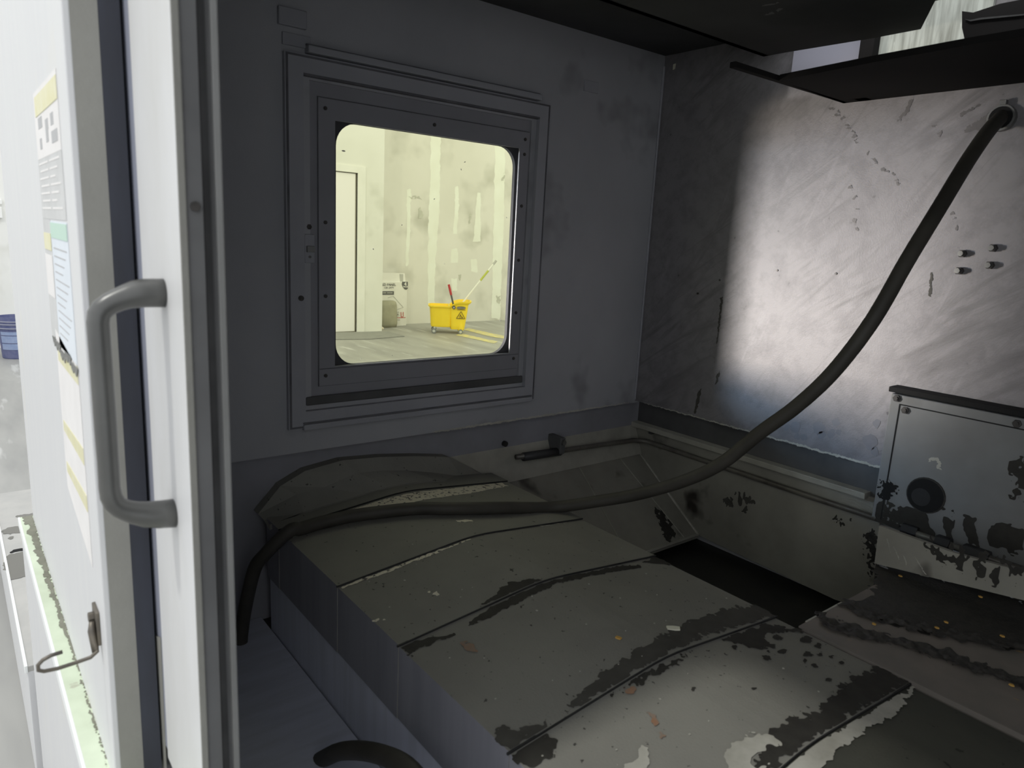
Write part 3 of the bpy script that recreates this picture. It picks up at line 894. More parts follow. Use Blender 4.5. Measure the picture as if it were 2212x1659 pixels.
# worn cream strips just below the plate edges
def strip(k, y0, y1, w0, w1, mat, hole=None):
    x = SX[k - 1] + 0.004
    poly = [(x, y0)] + [(x + (w0 if f < 0.5 else w1) * (0.6 + 0.4 * math.sin(f * 3.14)), y0 + (y1 - y0) * f) for f in (0, .12, .25, .4, .55, .7, .85, 1)] + [(x, y1)]
    return patch('worn_paint_strip', poly, lambda s, t: Vector((s, t, ztop(t, k) + 0.0007)), mat, plates[k], 0.002, 0.004, 60, hole, 170)


covpatch('worn_paint_strip', ((740, 1108), (800, 1088), (867, 1070), (960, 1057), (1083, 1043), (1098, 1050), (1010, 1067), (900, 1084), (830, 1106), (740, 1118)), 1, M_CREAM, 0.003, 0.0017, 60)
covpatch('worn_paint_strip', ((605, 1150), (640, 1140), (760, 1113), (760, 1122), (690, 1145), (622, 1165)), 1, M_BARE, 0.002, 0.0017, 60)
strip(2, YN + 0.004, 0.665, 0.009, 0.011, M_CREAM)
strip(2, 0.66, 0.80, 0.010, 0.006, M_CREAM)
strip(2, 0.99, 1.07, 0.004, 0.003, M_BARE)
covpatch('paint_scuff', ((905, 1085), (920, 1092), (945, 1093), (938, 1097), (918, 1096), (905, 1090)), 1, M_CREAM, 0.004, 0.0017, 80)
covpatch('paint_scuff', ((985, 1124), (1020, 1123), (1021, 1128), (988, 1128)), 1, M_CREAM, 0.004, 0.0017, 80)
covpatch('paint_scuff', ((925, 1278), (948, 1277), (950, 1289), (930, 1286)), 2, M_CREAM, 0.006, 0.0017, 80, hole=0.05)
covpatch('paint_scuff', ((803, 1340), (832, 1335), (833, 1342), (806, 1348)), 2, M_CREAM, 0.006, 0.0017, 80, hole=0.0)
# oil stains with a shape of their own
covpatch('oil_stain', ((848, 1408), (900, 1385), (979, 1366), (985, 1374), (945, 1388), (905, 1402), (872, 1420), (850, 1424)), 3, M_STAIN, 0.008)
covpatch('oil_stain', ((1010, 1352), (1035, 1328), (1100, 1290), (1190, 1255), (1266, 1238), (1330, 1225), (1380, 1220), (1380, 1228), (1300, 1240), (1230, 1255), (1150, 1285), (1075, 1325), (1030, 1348)), 3, M_STAIN, 0.006)
covpatch('oil_stain', ((1385, 1215), (1440, 1195), (1500, 1203), (1470, 1216)), 3, M_STAIN, 0.006)
covpatch('oil_stain', ((1100, 1258), (1190, 1255), (1130, 1285), (1040, 1335), (1020, 1345), (1040, 1320)), 2, M_STAIN, 0.006)
covpatch('oil_stain', ((1222, 1540), (1250, 1500), (1310, 1450), (1410, 1385), (1470, 1350), (1560, 1318), (1660, 1300), (1700, 1320), (1640, 1345), (1530, 1370), (1430, 1420), (1330, 1480), (1270, 1520)), 3, M_STAIN2, 0.012)
covpatch('oil_stain', ((1225, 1540), (1275, 1522), (1380, 1465), (1470, 1420), (1525, 1390), (1500, 1405), (1440, 1450), (1375, 1478), (1310, 1505)), 4, M_STAIN, 0.012)
covpatch('oil_stain', ((1530, 1372), (1640, 1345), (1750, 1350), (1760, 1358), (1700, 1362), (1650, 1375), (1668, 1400), (1640, 1405), (1590, 1390)), 4, M_STAIN, 0.012)
covpatch('oil_stain', ((1060, 1585), (1110, 1575), (1180, 1558), (1210, 1600), (1200, 1640), (1130, 1650), (1090, 1620)), 3, M_STAIN2, 0.012)
covpatch('oil_stain', ((1090, 1612), (1180, 1570), (1205, 1590), (1200, 1640), (1130, 1659), (1100, 1640)), 4, M_STAIN, 0.012)
for (u, v, r) in ((1740, 1382, 13), (1765, 1396, 9), (1745, 1415, 10), (1690, 1408, 11), (1670, 1398, 8), (1655, 1422, 9), (1775, 1415, 8), (1800, 1420, 7), (1815, 1432, 7), (1740, 1430, 7), (1790, 1470, 8), (1820, 1485, 10), (1680, 1378, 10), (1588, 1400, 8), (1760, 1440, 6), (1495, 1490, 5), (1630, 1488, 5)):
    l = [(u + r * math.cos(a), v + r * 0.55 * math.sin(a)) for a in [i * math.pi / 6 for i in range(12)]]
    covpatch('oil_drop', l, 4, M_STAIN, 0.005, 0.0022, 70)
# heavy wet band and wiped bright strip at the last visible edge
covpatch('oil_stain', ((1630, 1659), (1650, 1600), (1690, 1565), (1760, 1540), (1800, 1505), (1850, 1462), (1905, 1440), (1965, 1436), (2000, 1460), (1900, 1520), (1830, 1555), (1770, 1600), (1700, 1645), (1665, 1690)), 4, M_STAIN, 0.014)
covpatch('wiped_strip', ((1665, 1690), (1700, 1625), (1780, 1560), (1860, 1515), (1990, 1450), (2012, 1466), (1935, 1545), (1845, 1592), (1775, 1659), (1740, 1710)), 5, M_BARE, 0.006, 0.0022)
covpatch('worn_patch', ((1560, 1640), (1600, 1600), (1660, 1585), (1690, 1600), (1660, 1640), (1620, 1700)), 4, M_BARE, 0.012, hole=0.22, hfreq=45)
covpatch('worn_patch', ((1330, 1620), (1390, 1610), (1400, 1659), (1350, 1680)), 4, M_BARE, 0.012, hole=0.0, hfreq=50)
covpatch('rust_spot', ((985, 1388), (1010, 1388), (1035, 1408), (1020, 1416), (1000, 1405)), 3, M_RUST, 0.006, hole=0.15)
covpatch('rust_spot', ((1215, 1240), (1232, 1238), (1230, 1248), (1216, 1250)), 2, M_RUST, 0.006, hole=0.2)
covpatch('rust_spot', ((1345, 1488), (1375, 1485), (1372, 1500), (1350, 1502)), 4, M_RUST, 0.006, hole=0.1)
covpatch('rust_spot', ((1395, 1540), (1410, 1545), (1440, 1590), (1430, 1600), (1410, 1575)), 4, M_RUST, 0.006, hole=0.05)

# loose chips lying on the cover
def chip(u, v, k, l, w, h, ang, mat, label, grp=None, name='metal_chip', cat='chip'):
    p = cov(u, v, k)
    d = Vector((math.cos(ang), math.sin(ang), 0))
    n = Vector((-d.y, d.x, 0))
    pts = [p + d * a * l / 2 + n * b * w / 2 for a, b in ((-1, -1), (0.2, -1.15), (1, -0.8), (1.1, 0.7), (0.1, 1), (-1, 0.8))]
    o = MB().prism([q + Vector((0, 0, 0.0002)) for q in pts], (0, 0, h)).build(name, mat, origin=p)
    return tag(o, label, cat, grp)


chip(1454, 1359, 3, 0.021, 0.011, 0.003, 0.9, M_CHIPW, 'pale flat rectangular chip lying on the middle plate of the way cover', name='paint_chip')
chip(1336, 1379, 3, 0.009, 0.006, 0.002, 0.3, M_OCHRE, 'small ochre chip left of the pale rectangular chip', name='paint_chip')
chip(1222, 1509, 4, 0.006, 0.006, 0.002, 0, M_CHIPW, 'tiny round pale chip near the dark stained plate edge', name='paint_chip')
fl = MB()
for i in range(46):
    k = random.choice((1, 2, 2, 3, 3, 3, 4, 4))
    x = random.uniform(SX[k - 1] + 0.02, SX[k] - 0.02)
    y = random.uniform(YN + 0.02, YF - 0.03)
    s = random.uniform(0.0009, 0.0022)
    z = ztop(y, k) + 0.0006
    a = random.uniform(0, 6)
    fl.prism([(x + s * math.cos(a + j * 1.57) * random.uniform(.6, 1.3), y + s * math.sin(a + j * 1.57), z) for j in range(4)], (0, 0, 0.0008))
tag(fl.build('metal_flecks', M_BARE), 'tiny shiny metal flecks scattered over the way cover', 'swarf', kind='stuff')

# ---------------------------------------------------------------- worn guard plate right of the pit
gq = thing('saddle_guard', 'worn brown steel guard plate with swarf lines beyond the way cover', 'guard', (-0.2, 1.4, 0.385))
ZQ = 0.6475
LY = 1.50
pl_ = [at(u, v, 1, LY) for u, v in ((1899, 1136), (1889, 1217), (2212, 1297), (2400, 1344), (2400, 1282), (2212, 1236), (2060, 1194))]
MB().prism(pl_, (0, 0.010, 0)).build('rear_flap', M_CHUTE, gq)
flo = lambda s, t: Vector((s, LY - 0.001, t))
patch('grime_patch', [(at(u, v, 1, LY).x, at(u, v, 1, LY).z) for u, v in ((1995, 1175), (2212, 1225), (2212, 1265), (2100, 1245), (2030, 1215))], flo, M_STAIN, gq, 0.003, 0.03, 40, hole=0.12, hfreq=60)
for (u, v, w, h) in ((1915, 1165, 3, 30), (1930, 1180, 4, 28), (1950, 1200, 3, 24), (1975, 1205, 5, 20), (1990, 1225, 3, 16)):
    patch('scratch', [(at(a, b, 1, LY).x, at(a, b, 1, LY).z) for a, b in ((u, v), (u + 2, v - 1), (u + w * 3 + 2, v + h), (u + w * 3, v + h))], flo, M_WORN, gq, 0.0012, 0.002, 80)
MB().box((-0.566, 1.1255, 0.636), (0.85, 1.498, ZQ)).build('guard_top', M_QPLATE, gq)
MB().box((-0.560, 1.130, 0.393), (0.84, 1.495, 0.636)).build('guard_base', M_DARK, gq)
MB().box((-0.5675, 1.150, 0.6365), (-0.5645, 1.275, ZQ + 0.0012)).build('bright_edge', M_BARE, gq)
fq = lambda s, t: Vector((s, t, ZQ + 0.0008))
def qpts(l):
    return [(at(u, v, 2, ZQ).x, at(u, v, 2, ZQ).y) for u, v in l]
patch('swarf_bed', qpts(((1822, 1300), (1850, 1312), (1870, 1330), (1960, 1360), (2060, 1378), (2212, 1405), (2300, 1420), (2400, 1342), (2212, 1297), (2000, 1245), (1890, 1218), (1885, 1290))), fq, M_SWARF, gq, 0.005, 0.02, 40)
ln = [(1765, 1330), (1800, 1352), (1850, 1368), (1920, 1385), (1990, 1402), (2060, 1425), (2130, 1450), (2212, 1478), (2300, 1510)]
def fq2(s, t):
    return Vector((s, t, ZQ + 0.0012 + 0.006 * max(0.0, mnoise.noise((s * 70, t * 70, 2.0)) + 0.35)))
patch('swarf_ridge', qpts([(u, v - 9 - 5 * ((i * 7) % 3) / 2) for i, (u, v) in enumerate(ln)] + [(u, v + 9 + 4 * ((i * 5) % 3) / 2) for i, (u, v) in reversed(list(enumerate(ln)))]), fq2, M_SWARF, gq, 0.0025, 0.014, 60)
ln2 = [(1818, 1303), (1850, 1318), (1900, 1336), (1960, 1352), (2030, 1370), (2110, 1384), (2212, 1405)]
patch('swarf_ridge', qpts([(u, v - 10) for u, v in ln2] + [(u, v + 8 + 3 * (i % 2)) for i, (u, v) in reversed(list(enumerate(ln2)))]), fq2, M_SWARF, gq, 0.0025, 0.014, 60)
sw = MB()
for (u, v, z) in ((1945, 1245, 0.655), (2118, 1290, 0.655), (2024, 1357, 0.656), (2044, 1345, 0.656), (2165, 1375, 0.656), (2185, 1481, 0.656), (1888, 1349, 0.656)):
    p = at(u, v, 2, z)
    sw.prism([p + Vector((0.004 * math.cos(j * 1.3 + u), 0.003 * math.sin(j * 1.3 + u), 0)) for j in range(5)], (0, 0, 0.002))
tag(sw.build('swarf_glints', M_OCHRE), 'bright curled metal chips on the dark swarf right of the pit', 'swarf', kind='stuff')

# ================================================================== HOSE
def hose():
    pts = []
    depth = [(2166, 258, 1.440), (2135, 283, 1.405), (2090, 348, 1.365), (2030, 447, 1.33), (1960, 562, 1.31), (1885, 692, 1.32), (1800, 803, 1.36), (1720, 878, 1.41), (1640, 936, 1.46), (1560, 1000, 1.52), (1480, 1038, 1.575), (1380, 1067, 1.635), (1290, 1083, 1.67), (1190, 1096, 1.69)]
    for u, v, z in depth:
        pts.append(Vector((0, 0, CAMZ)) + ray(u, v) * z)
    hole = at(2166, 256, 1, YB)
    pts = [hole + Vector((0, 0.003, 0.002)), hole + Vector((0, -0.008, 0.002))] + pts[1:]
    for u, v, k in ((1090, 1102, 1), (980, 1104, 1), (900, 1104, 1), (820, 1112, 1), (750, 1122, 1), (690, 1136, 1), (650, 1148, 1)):
        p = cov(u, v + 8, k)
        pts.append(Vector((p.x, p.y, ztop(p.y, k) + 0.0148)))
    e = pts[-1]
    pts += [Vector((e.x + 0.0, YN + 0.004, 0.672)), at(575, 1195, 1, 0.475), at(545, 1245, 1, 0.455)]
    for u, v in ((520, 1400), (540, 1560), (640, 1650), (740, 1622), (830, 1632), (900, 1680), (960, 1800)):
        pts.append(at(u, v, 1, 0.44))
    # Catmull-Rom
    res = []
    for i in range(len(pts) - 1):
        p0, p1, p2, p3 = pts[max(i - 1, 0)], pts[i], pts[i + 1], pts[min(i + 2, len(pts) - 1)]
        for s in range(6):
            t = s / 6
            res.append(0.5 * ((2 * p1) + (p2 - p0) * t + (2 * p0 - 5 * p1 + 4 * p2 - p3) * t * t + (3 * p1 - p0 - 3 * p2 + p3) * t ** 3))
    res.append(pts[-1])
    return res, hole


hp_, hole = hose()
hs = thing('air_hose', 'dull black rubber hose drooping from the back wall across the way cover', 'hose', hole)
MB().tube(hp_, 0.0142, 14).build('hose_body', M_HOSE, hs, smooth=True)
MB().tube([hole + Vector((0, 0.004, 0)), hole + Vector((0, -0.012, 0))], [0.0265, 0.0255], 20).build('wall_grommet', M_STEEL, hs)
MB().tube([hole + Vector((0, -0.0122, 0)), hole + Vector((0, -0.0135, 0))], [0.0215, 0.0215], 20).build('grommet_hole', M_HOLE, hs)
MB().box(hole + Vector((-0.006, -0.016, 0.024)), hole + Vector((0.006, -0.004, 0.034))).build('clamp_screw', M_STEEL, hs, bevel=0.001)

# ================================================================== MACHINE FRONT, LEFT
fp = thing('machine_front_panel', 'white sheet steel front panel of the machine with taped notices', 'machine panel', (-1.25, 0.115, 0.0))
MB().box((-1.71, 0.102, 0.640), (-0.800, 0.1085, 2.25)).build('front_skin', M_WHITE, fp, bevel=0.0015)
MB().box((-1.71, 0.1075, 0.640), (-0.8005, 0.131, 2.25)).build('panel_return', M_RETURN, fp)
MB().box((-1.73, 0.0800, 0.02), (0.95, 0.19, 0.652)).build('lower_skirt', M_WHITE, fp, bevel=0.002)
MB().box((-1.732, 0.0775, 0.648), (0.95, 0.125, 0.660)).build('ledge', M_GREEN, fp, bevel=0.0015)
MB().box((-1.732, 0.0765, 0.640), (0.95, 0.0805, 0.6605)).build('ledge_edge', M_EDGEWHT, fp, bevel=0.0012)
led = lambda s, t: Vector((s, t, 0.6608))
pg = [(-1.73, 0.1015), (-1.73, 0.086), (-1.68, 0.084)]
xx = -1.68
while xx < -0.86:
    w = 0.015 * max(0.12, (1 - (xx + 1.70) / 0.75)) if xx < -1.0 else 0.0025
    pg.append((xx, 0.1015 - w * random.uniform(0.6, 1.25)))
    xx += random.uniform(0.006, 0.02)
pg.append((-0.80, 0.1015))
patch('ledge_grime', pg, led, M_LEDGEDK, fp, 0.0018, 0.003, 90)
MB().box((-0.86, 0.1305, 0.665), (-0.8008, 0.1495, 2.25)).build('gap_shade_strip', M_GAPSHADE, fp)  # added dark strip for the shade between panel and door
# latch hook on the panel
pa, pb = at(207, 1315, 1, 0.102), at(221, 1386, 1, 0.102)
MB().box((-0.862, 0.0985, 0.822), (-0.832, 0.1025, 0.862)).build('hook_plate', M_HOOK, fp, bevel=0.001)
MB().cyl((-0.852, 0.099, 0.849), (0, -1, 0), 0.006, 0.006, 6).build('hook_bolt', M_HOOK, fp, bevel=0.0008)
hk = [(-0.843, 0.0955, 0.848), (-0.841, 0.0945, 0.838), (-0.838, 0.0955, 0.826), (-0.832, 0.0955, 0.817)]
hk += [at(u, v, 0, -0.83) for u, v in ((211, 1406), (196, 1420), (165, 1431), (125, 1444), (95, 1450), (83, 1448), (82, 1437), (92, 1426), (110, 1416), (135, 1408))]
MB().tube(hk, [0.0030, 0.0042, 0.0042, 0.0036] + [0.0021] * 10, 10).build('hook_rod', M_HOOK, fp, smooth=True)


# taped notices
def sheet(name, label, cat, x0, x1, z0, z1, mat, y=0.1014, skew=0.0, group=None):
    t = thing(name, label, cat, ((x0 + x1) / 2, y, z0), group)
    m = MB()
    m.prism([(x0, y, z0 + skew), (x1, y, z0), (x1, y, z1), (x0, y, z1 + skew * 0.5)], (0, 0.0005, 0))
    m.build('paper_sheet', mat, t)
    return t


def lines(t, x0, x1, zs, mat, y=0.1012, th=0.0035):
    m = MB()
    for z, f0, f1 in zs:
        m.box((x0 + (x1 - x0) * f0, y - 0.0001, z), (x0 + (x1 - x0) * f1, y + 0.0003, z + th))
    m.build('printed_lines', mat, t, kind='stuff')


n1 = sheet('paper_notice', 'white notice with bold print at the top of the panel, yellowed tape above', 'notice', -1.075, -0.862, 1.352, 1.428, M_PAPER)
MB().box((-1.06, 0.1008, 1.40), (-0.862, 0.1013, 1.422)).build('tape_strip', M_TAPE, n1)
lines(n1, -1.06, -0.87, [(1.385, .1, .3), (1.362, .12, .22), (1.378, .45, .58), (1.366, .45, .56), (1.380, .7, .82), (1.362, .7, .95)], M_PRINT, th=0.012)
n2 = sheet('paper_notice', 'grey printed notice under the top notice', 'notice', -1.075, -0.862, 1.283, 1.3518, M_PAPERG)
lines(n2, -1.065, -0.87, [(1.345 - i * 0.0085, .05 if i % 2 else .0, .45) for i in range(7)] + [(1.345 - i * 0.0085, .52, .95 - .1 * (i % 3)) for i in range(7)], M_PAPER, th=0.0022)
n3 = sheet('paper_notice', 'long bluish notice with a green heading beside the door edge', 'notice', -1.000, -0.862, 1.134, 1.281, M_PAPERB)
MB().box((-0.999, 0.1008, 1.262), (-0.863, 0.1013, 1.279)).build('heading_band', M_PGREEN, n3)
lines(n3, -0.99, -0.87, [(1.25 - i * 0.009, .05, .95 - .12 * (i % 4)) for i in range(12)], M_PRINT, th=0.0014)
n4 = sheet('paper_notice', 'narrow grey notice left of the bluish notice, yellow taped', 'notice', -1.075, -1.003, 1.134, 1.282, M_PAPERG, y=0.1015)
MB().box((-1.072, 0.1009, 1.246), (-1.006, 0.1014, 1.266)).build('tape_strip', M_TAPE, n4)
MB().box((-1.074, 0.1009, 1.190), (-1.004, 0.1014, 1.240)).build('white_field', M_PAPER, n4)
n5 = sheet('paper_notice', 'white notice with yellow tape stripes low on the panel', 'notice', -1.035, -0.858, 0.905, 1.130, M_PAPER, skew=0.04)
for z in (1.113, 1.024, 0.970):
    MB().prism([(-1.02, 0.1008, z + 0.0), (-0.860, 0.1008, z), (-0.860, 0.1008, z + 0.019), (-1.02, 0.1008, z + 0.013)], (0, 0.0005, 0)).build('tape_strip', M_TAPE, n5)
tf = thing('foil_scrap', 'crumpled silver foil tape across the foot of the bluish notice', 'tape', (-0.95, 0.1, 1.128))
m = MB()
for i in range(9):
    x = -1.055 + i * 0.022
    z = 1.131 + random.uniform(-0.004, 0.004)
    m.prism([(x, 0.1004, z - 0.004), (x + 0.02, 0.0996, z - 0.006), (x + 0.024, 0.1006, z + 0.003), (x + 0.008, 0.0988, z + 0.006)], (0, 0.0007, 0))
m.build('foil_strip', M_STEEL, tf)

# ---------------------------------------------------------------- sliding door
dr = thing('sliding_door', 'white machine sliding door pushed open behind the front panel', 'door', (-0.9, 0.16, 0.62))
MB().box((-0.768, 0.150, 0.70), (-0.622, 0.1567, 2.05)).build('door_stile', M_STILE, dr, bevel=0.0012)
sto = [o for o in dr.children if o.name.startswith('door_stile')][0]
sto.data.materials.append(M_RETURN)  # shade on the side face, put in as a darker grey
for pf in sto.data.polygons:
    if pf.normal.x > 0.9:
        pf.material_index = 1

MB().box((-1.45, 0.1565, 0.70), (-0.6245, 0.1695, 2.05)).build('door_core', M_DOORSD, dr)
MB().box((-1.45, 0.1530, 0.70), (-0.7681, 0.1566, 2.05)).build('door_face', M_DOORDK, dr)
ka, kb, kc, kd = at(321, 1366, 1, 0.1519), at(346, 1378, 1, 0.1519), at(358, 1660, 1, 0.1519), at(326, 1660, 1, 0.1519)
MB().prism([ka, kb, kc, kd], (0, 0.0012, 0)).build('lower_strip', M_RETURN, dr)  # paler grey strip low on the door, beside the stile
HX = -0.6836
hb = [(353, 633, 31), (330, 633, 31), (309, 633.5, 31), (292, 636, 30), (274, 641, 27), (255, 648, 25), (236, 657, 24), (222, 667, 24), (214, 680, 23.5), (212, 697, 23), (217, 760, 22.5), (222, 830, 22.5), (228, 915, 22.5), (234, 1000, 21.5), (237, 1052, 21.5), (240, 1071, 22), (247, 1086, 22), (258, 1096, 22), (272, 1102, 23), (290, 1107, 25), (315, 1111, 28), (345, 1111, 30), (373, 1109, 31)]
hpts = [at(u, v, 0, HX) for u, v, r in hb]
hrad = [r / FPX * RF.dot(p - Vector((0, 0, CAMZ))) for (u, v, r), p in zip(hb, hpts)]
hpts[0].y = hpts[-1].y = 0.1506
MB().tube(hpts, hrad, 20).build('door_handle', M_HANDLE, dr, smooth=True)
MB().box((-0.6235, 0.1697, 0.70), (-0.6205, 0.1745, 2.05)).build('door_seal', M_BLACK, dr)
p = at(421, 446, 0, -0.624)
MB().cyl((-0.6252, 0.1632, p.z), (1, 0, 0), 0.004, 0.0032, 8).build('edge_bolt', M_SCREW, dr)
struct(MB().box((-1.56, 0.1750, 0.62), (-0.628, 0.1842, 2.05)).build('trim_4', M_DOORSD))
struct(MB().box((-0.634, 0.1800, 0.62), (-0.626, 0.1864, 2.05)).build('trim_5', M_JAMB, bevel=0.0016))

# ================================================================== COOLANT TANK OUTSIDE
tk = thing('coolant_tank', 'low grey tank with puddled top standing left of the machine', 'tank', (-2.3, 0.5, 0.0))
MB().box((-3.0, 0.068, 0.0), (-1.757, 1.3, 0.288)).build('tank_body', M_WHITE, tk, bevel=0.002)
MB().box((-3.0, 0.068, 0.284), (-1.757, 1.3, 0.300)).build('tank_top', M_TANK, tk, bevel=0.002)
MB().box((-3.0, 0.064, 0.285), (-1.755, 0.070, 0.303)).build('tank_lip', M_EDGEWHT, tk, bevel=0.001)
ft = lambda s, t: Vector((s, t, 0.3010))
def tpts(l):
    return [(at(u, v, 2, 0.301).x, at(u, v, 2, 0.301).y) for u, v in l]
for l in (((8, 1203), (25, 1195), (60, 1190), (60, 1245), (20, 1252), (14, 1230)), ((30, 1115), (80, 1105), (80, 1122), (36, 1120)), ((2, 1148), (20, 1138), (60, 1134), (60, 1150), (12, 1153)), ((16, 1160), (28, 1158), (29, 1163), (18, 1164))):
    patch('puddle', tpts(l), ft, M_PUDDLE, tk, 0.004, 0.01, 25)
patch('filler_gap', tpts(((21, 1193), (30, 1187), (46, 1184), (80, 1184), (80, 1189), (46, 1190), (32, 1192), (24, 1196))), ft, M_HOLE, tk, 0.004, 0.001, 25)

# ================================================================== SHOP
struct(MB().box((-11.0, -6.0, -0.05), (3.0, 9.5, 0.0)).build('floor', M_CONC))
WX, WR = -8.30, -8.85
wo = struct(MB().box((WX - 0.12, -6.0, 0.0), (WX, 3.12, 5.0)).box((WX - 0.12, 4.062, 0.0), (WX, 4.425, 5.0)).box((WX - 0.12, 3.12, 1.955), (WX, 4.062, 5.0)).box((WX - 0.55, 4.30, 0.0), (WX - 0.11, 4.425, 5.0)).build('wall_outer', M_SHOPW))
wr = struct(MB().box((WR - 0.1, 4.30, 0.0), (WR, 9.5, 5.0)).build('wall_recess', M_SHOPR))
d1 = struct(MB().box((WX - 0.030, 3.13, 0.012), (WX - 0.006, 4.040, 1.945)).build('door_1', M_DOORW, bevel=0.003))
cas = struct(MB().ring_plate((3.03, 4.165, -0.6, 2.035), (3.12, 4.062, -0.5, 1.955), WX - 0.06, WX + 0.018).build('trim_6', M_CASING, bevel=0.004))
MB().box((WX - 0.12, 3.12, 0.0), (WX - 0.024, 4.062, 1.955)).build('door_stop', M_STOP, d1)
fnR = lambda s, t: Vector((WR + 0.0008, s, t))
fnS = lambda s, t: Vector((WR + 0.004, s, t))
fnO = lambda s, t: Vector((WX + 0.003, s, t))
def rp(l):
    return [(at(u, v, 0, WR).y, at(u, v, 0, WR).z) for u, v in l]
for l in (((930, 285), (952, 288), (948, 480), (941, 560), (938, 660), (924, 665), (925, 480), (930, 380)), ((1070, 300), (1092, 305), (1088, 480), (1080, 690), (1062, 688), (1066, 500)), ((880, 408), (888, 408), (886, 490), (882, 575), (876, 575), (879, 480)),
          ((983, 405), (990, 402), (992, 440), (985, 505), (978, 505), (983, 440)), ((1031, 415), (1038, 415), (1038, 522), (1022, 522), (1028, 450)), ((975, 540), (988, 538), (990, 568), (973, 566)), ((1018, 560), (1030, 558), (1032, 588), (1018, 586)), ((975, 602), (986, 600), (988, 628), (976, 626))):
    patch('joint_strip', rp(l), fnR, M_SEAM, wr, 0.010, 0.016, 7)
for l in (((905, 452), (911, 448), (914, 468), (905, 472)), ((1014, 462), (1018, 460), (1017, 482), (1012, 482)), ((1072, 636), (1082, 640), (1080, 655), (1073, 652)), ((878, 425), (912, 430), (905, 424)), ((990, 595), (996, 592), (996, 604), (990, 603)), ((1090, 370), (1088, 392), (1084, 392))):
    patch('wall_scuff', rp(l), fnS, M_SCUFF, wr, 0.006, 0.03, 14)
# floor markings and mat
def fp2(l, z=0.002):
    return [at(u, v, 2, z) for u, v in l]
for l in (((1000, 712), (1012, 709), (1098, 728), (1098, 733), (1060, 727)), ((985, 724), (995, 720), (1075, 738), (1068, 742)), ):
    pts = fp2(l)
    tag(MB().prism(pts, (0, 0, 0.001)).build('floor_line', M_TAPEY, origin=pts[0]), 'worn yellow line painted on the shop floor, ' + ('upper one beyond the mop bucket' if l[0][0] == 1000 else 'lower one in front of the mop bucket'), 'floor marking')
pts = fp2(((700, 734), (724, 719), (838, 717), (874, 727), (800, 733)))
tag(MB().prism(pts, (0, 0, 0.008)).build('floor_mat', M_MAT, origin=pts[0]), 'thin grey mat on the floor before the white shop door', 'mat')
for (u, v, s, lb) in ((797, 711, 0.075, 'crumpled brown paper scrap at the foot of the door casing'), (822, 708, 0.06, 'torn pale paper scrap at the wall corner by the carton')):
    p = at(u, v + 3, 2, 0.0)
    m = MB()
    pts = []
    for i in range(9):
        a = i * 2 * math.pi / 9
        r = s * random.uniform(0.6, 1.1)
        pts.append((p.x + r * math.cos(a) * 0.6, p.y + r * math.sin(a), 0.004 + random.uniform(0, 0.02)))
    b = m.b
    ct = b.verts.new((p.x, p.y, s * 0.8))
    vs = [b.verts.new(q) for q in pts]
    vb = [b.verts.new((q[0], q[1], 0.0005)) for q in pts]
    for i in range(9):
        b.faces.new((ct, vs[i], vs[(i + 1) % 9]))
        b.faces.new((vs[i], vb[i], vb[(i + 1) % 9], vs[(i + 1) % 9]))
    b.faces.new(vb)
    tag(m.build('paper_scrap', M_TORN, origin=(p.x, p.y, 0)), lb, 'scrap')

# carton of light panels leaning in the recess
ct = thing('carton', 'white printed light panel carton leaning in the wall recess', 'carton', (WR + 0.1, 4.8, 0))
CXF = WR + 0.17
y0, y1 = 4.43, at(879, 640, 0, CXF).y
z1 = at(860, 609, 0, CXF).z
MB().box((CXF - 0.16, y0, 0.0), (CXF, y1, z1)).build('carton_body', M_CARD, ct, bevel=0.004)
def cpt(u, v):
    return at(u, v, 0, CXF + 0.002)
R_, U_ = Vector((0, 1, 0)), Vector((0, 0, 1))
text('lettering', 'LED PANEL', 0.046, M_INK, ct, cpt(822.6, 617.6), R_, U_, bold=0.0007)
text('lettering', '120~347V', 0.036, M_INK, ct, cpt(829.5, 623.5), R_, U_)
a, c = cpt(822, 637), cpt(851, 629)
MB().box((CXF, a.y, a.z), (CXF + 0.003, c.y, c.z)).build('printed_bar', M_INK, ct)
for (u0, u1) in ((827, 834), (836, 848)):
    a, c = cpt(u0, 633.4), cpt(u1, 631.6)
    MB().box((CXF + 0.002, a.y, a.z), (CXF + 0.0045, c.y, c.z)).build('printed_line', M_INKL, ct)
bp = [cpt(u, v) for u, v in ((869, 608.5), (881, 608.5), (881, 623), (878, 626), (874, 625), (870, 620), (868, 614))]
MB().prism(bp, (0.002, 0, 0)).build('count_badge', M_INK, ct)
text('lettering', '4', 0.07, M_CARD, ct, cpt(873, 617) + Vector((0.003, 0, 0)), R_, U_, bold=0.002)
text('lettering', 'PACK', 0.03, M_CARD, ct, cpt(870.5, 621) + Vector((0.003, 0, 0)), R_, U_, bold=0.0008)
def seg3(pl, w, mat, name, par):
    m = MB()
    for a, b in zip(pl[:-1], pl[1:]):
        d = (b - a).normalized()
        n = Vector((0, -d.z, d.y)) * w / 2
        m.prism([a + n, b + n, b - n, a - n], (0.0015, 0, 0))
    return m.build(name, mat, par)
seg3([cpt(838, 643), cpt(850, 640), cpt(871, 664), cpt(849, 672), cpt(845, 668)], 0.006, M_INKL, 'printed_drawing', ct)
seg3([cpt(866, 674), cpt(866.5, 684.5), cpt(871, 684), cpt(871, 674)], 0.010, M_INKR, 'printed_mark', ct)
seg3([cpt(847, 687), cpt(876, 686)], 0.008, M_INKR, 'printed_rule', ct)
cc = cpt(858, 681)
seg3([cc + Vector((0, 0.024 * math.cos(k * math.pi / 8), 0.024 * math.sin(k * math.pi / 8))) for k in range(17)], 0.005, M_INKL, 'printed_symbol', ct)
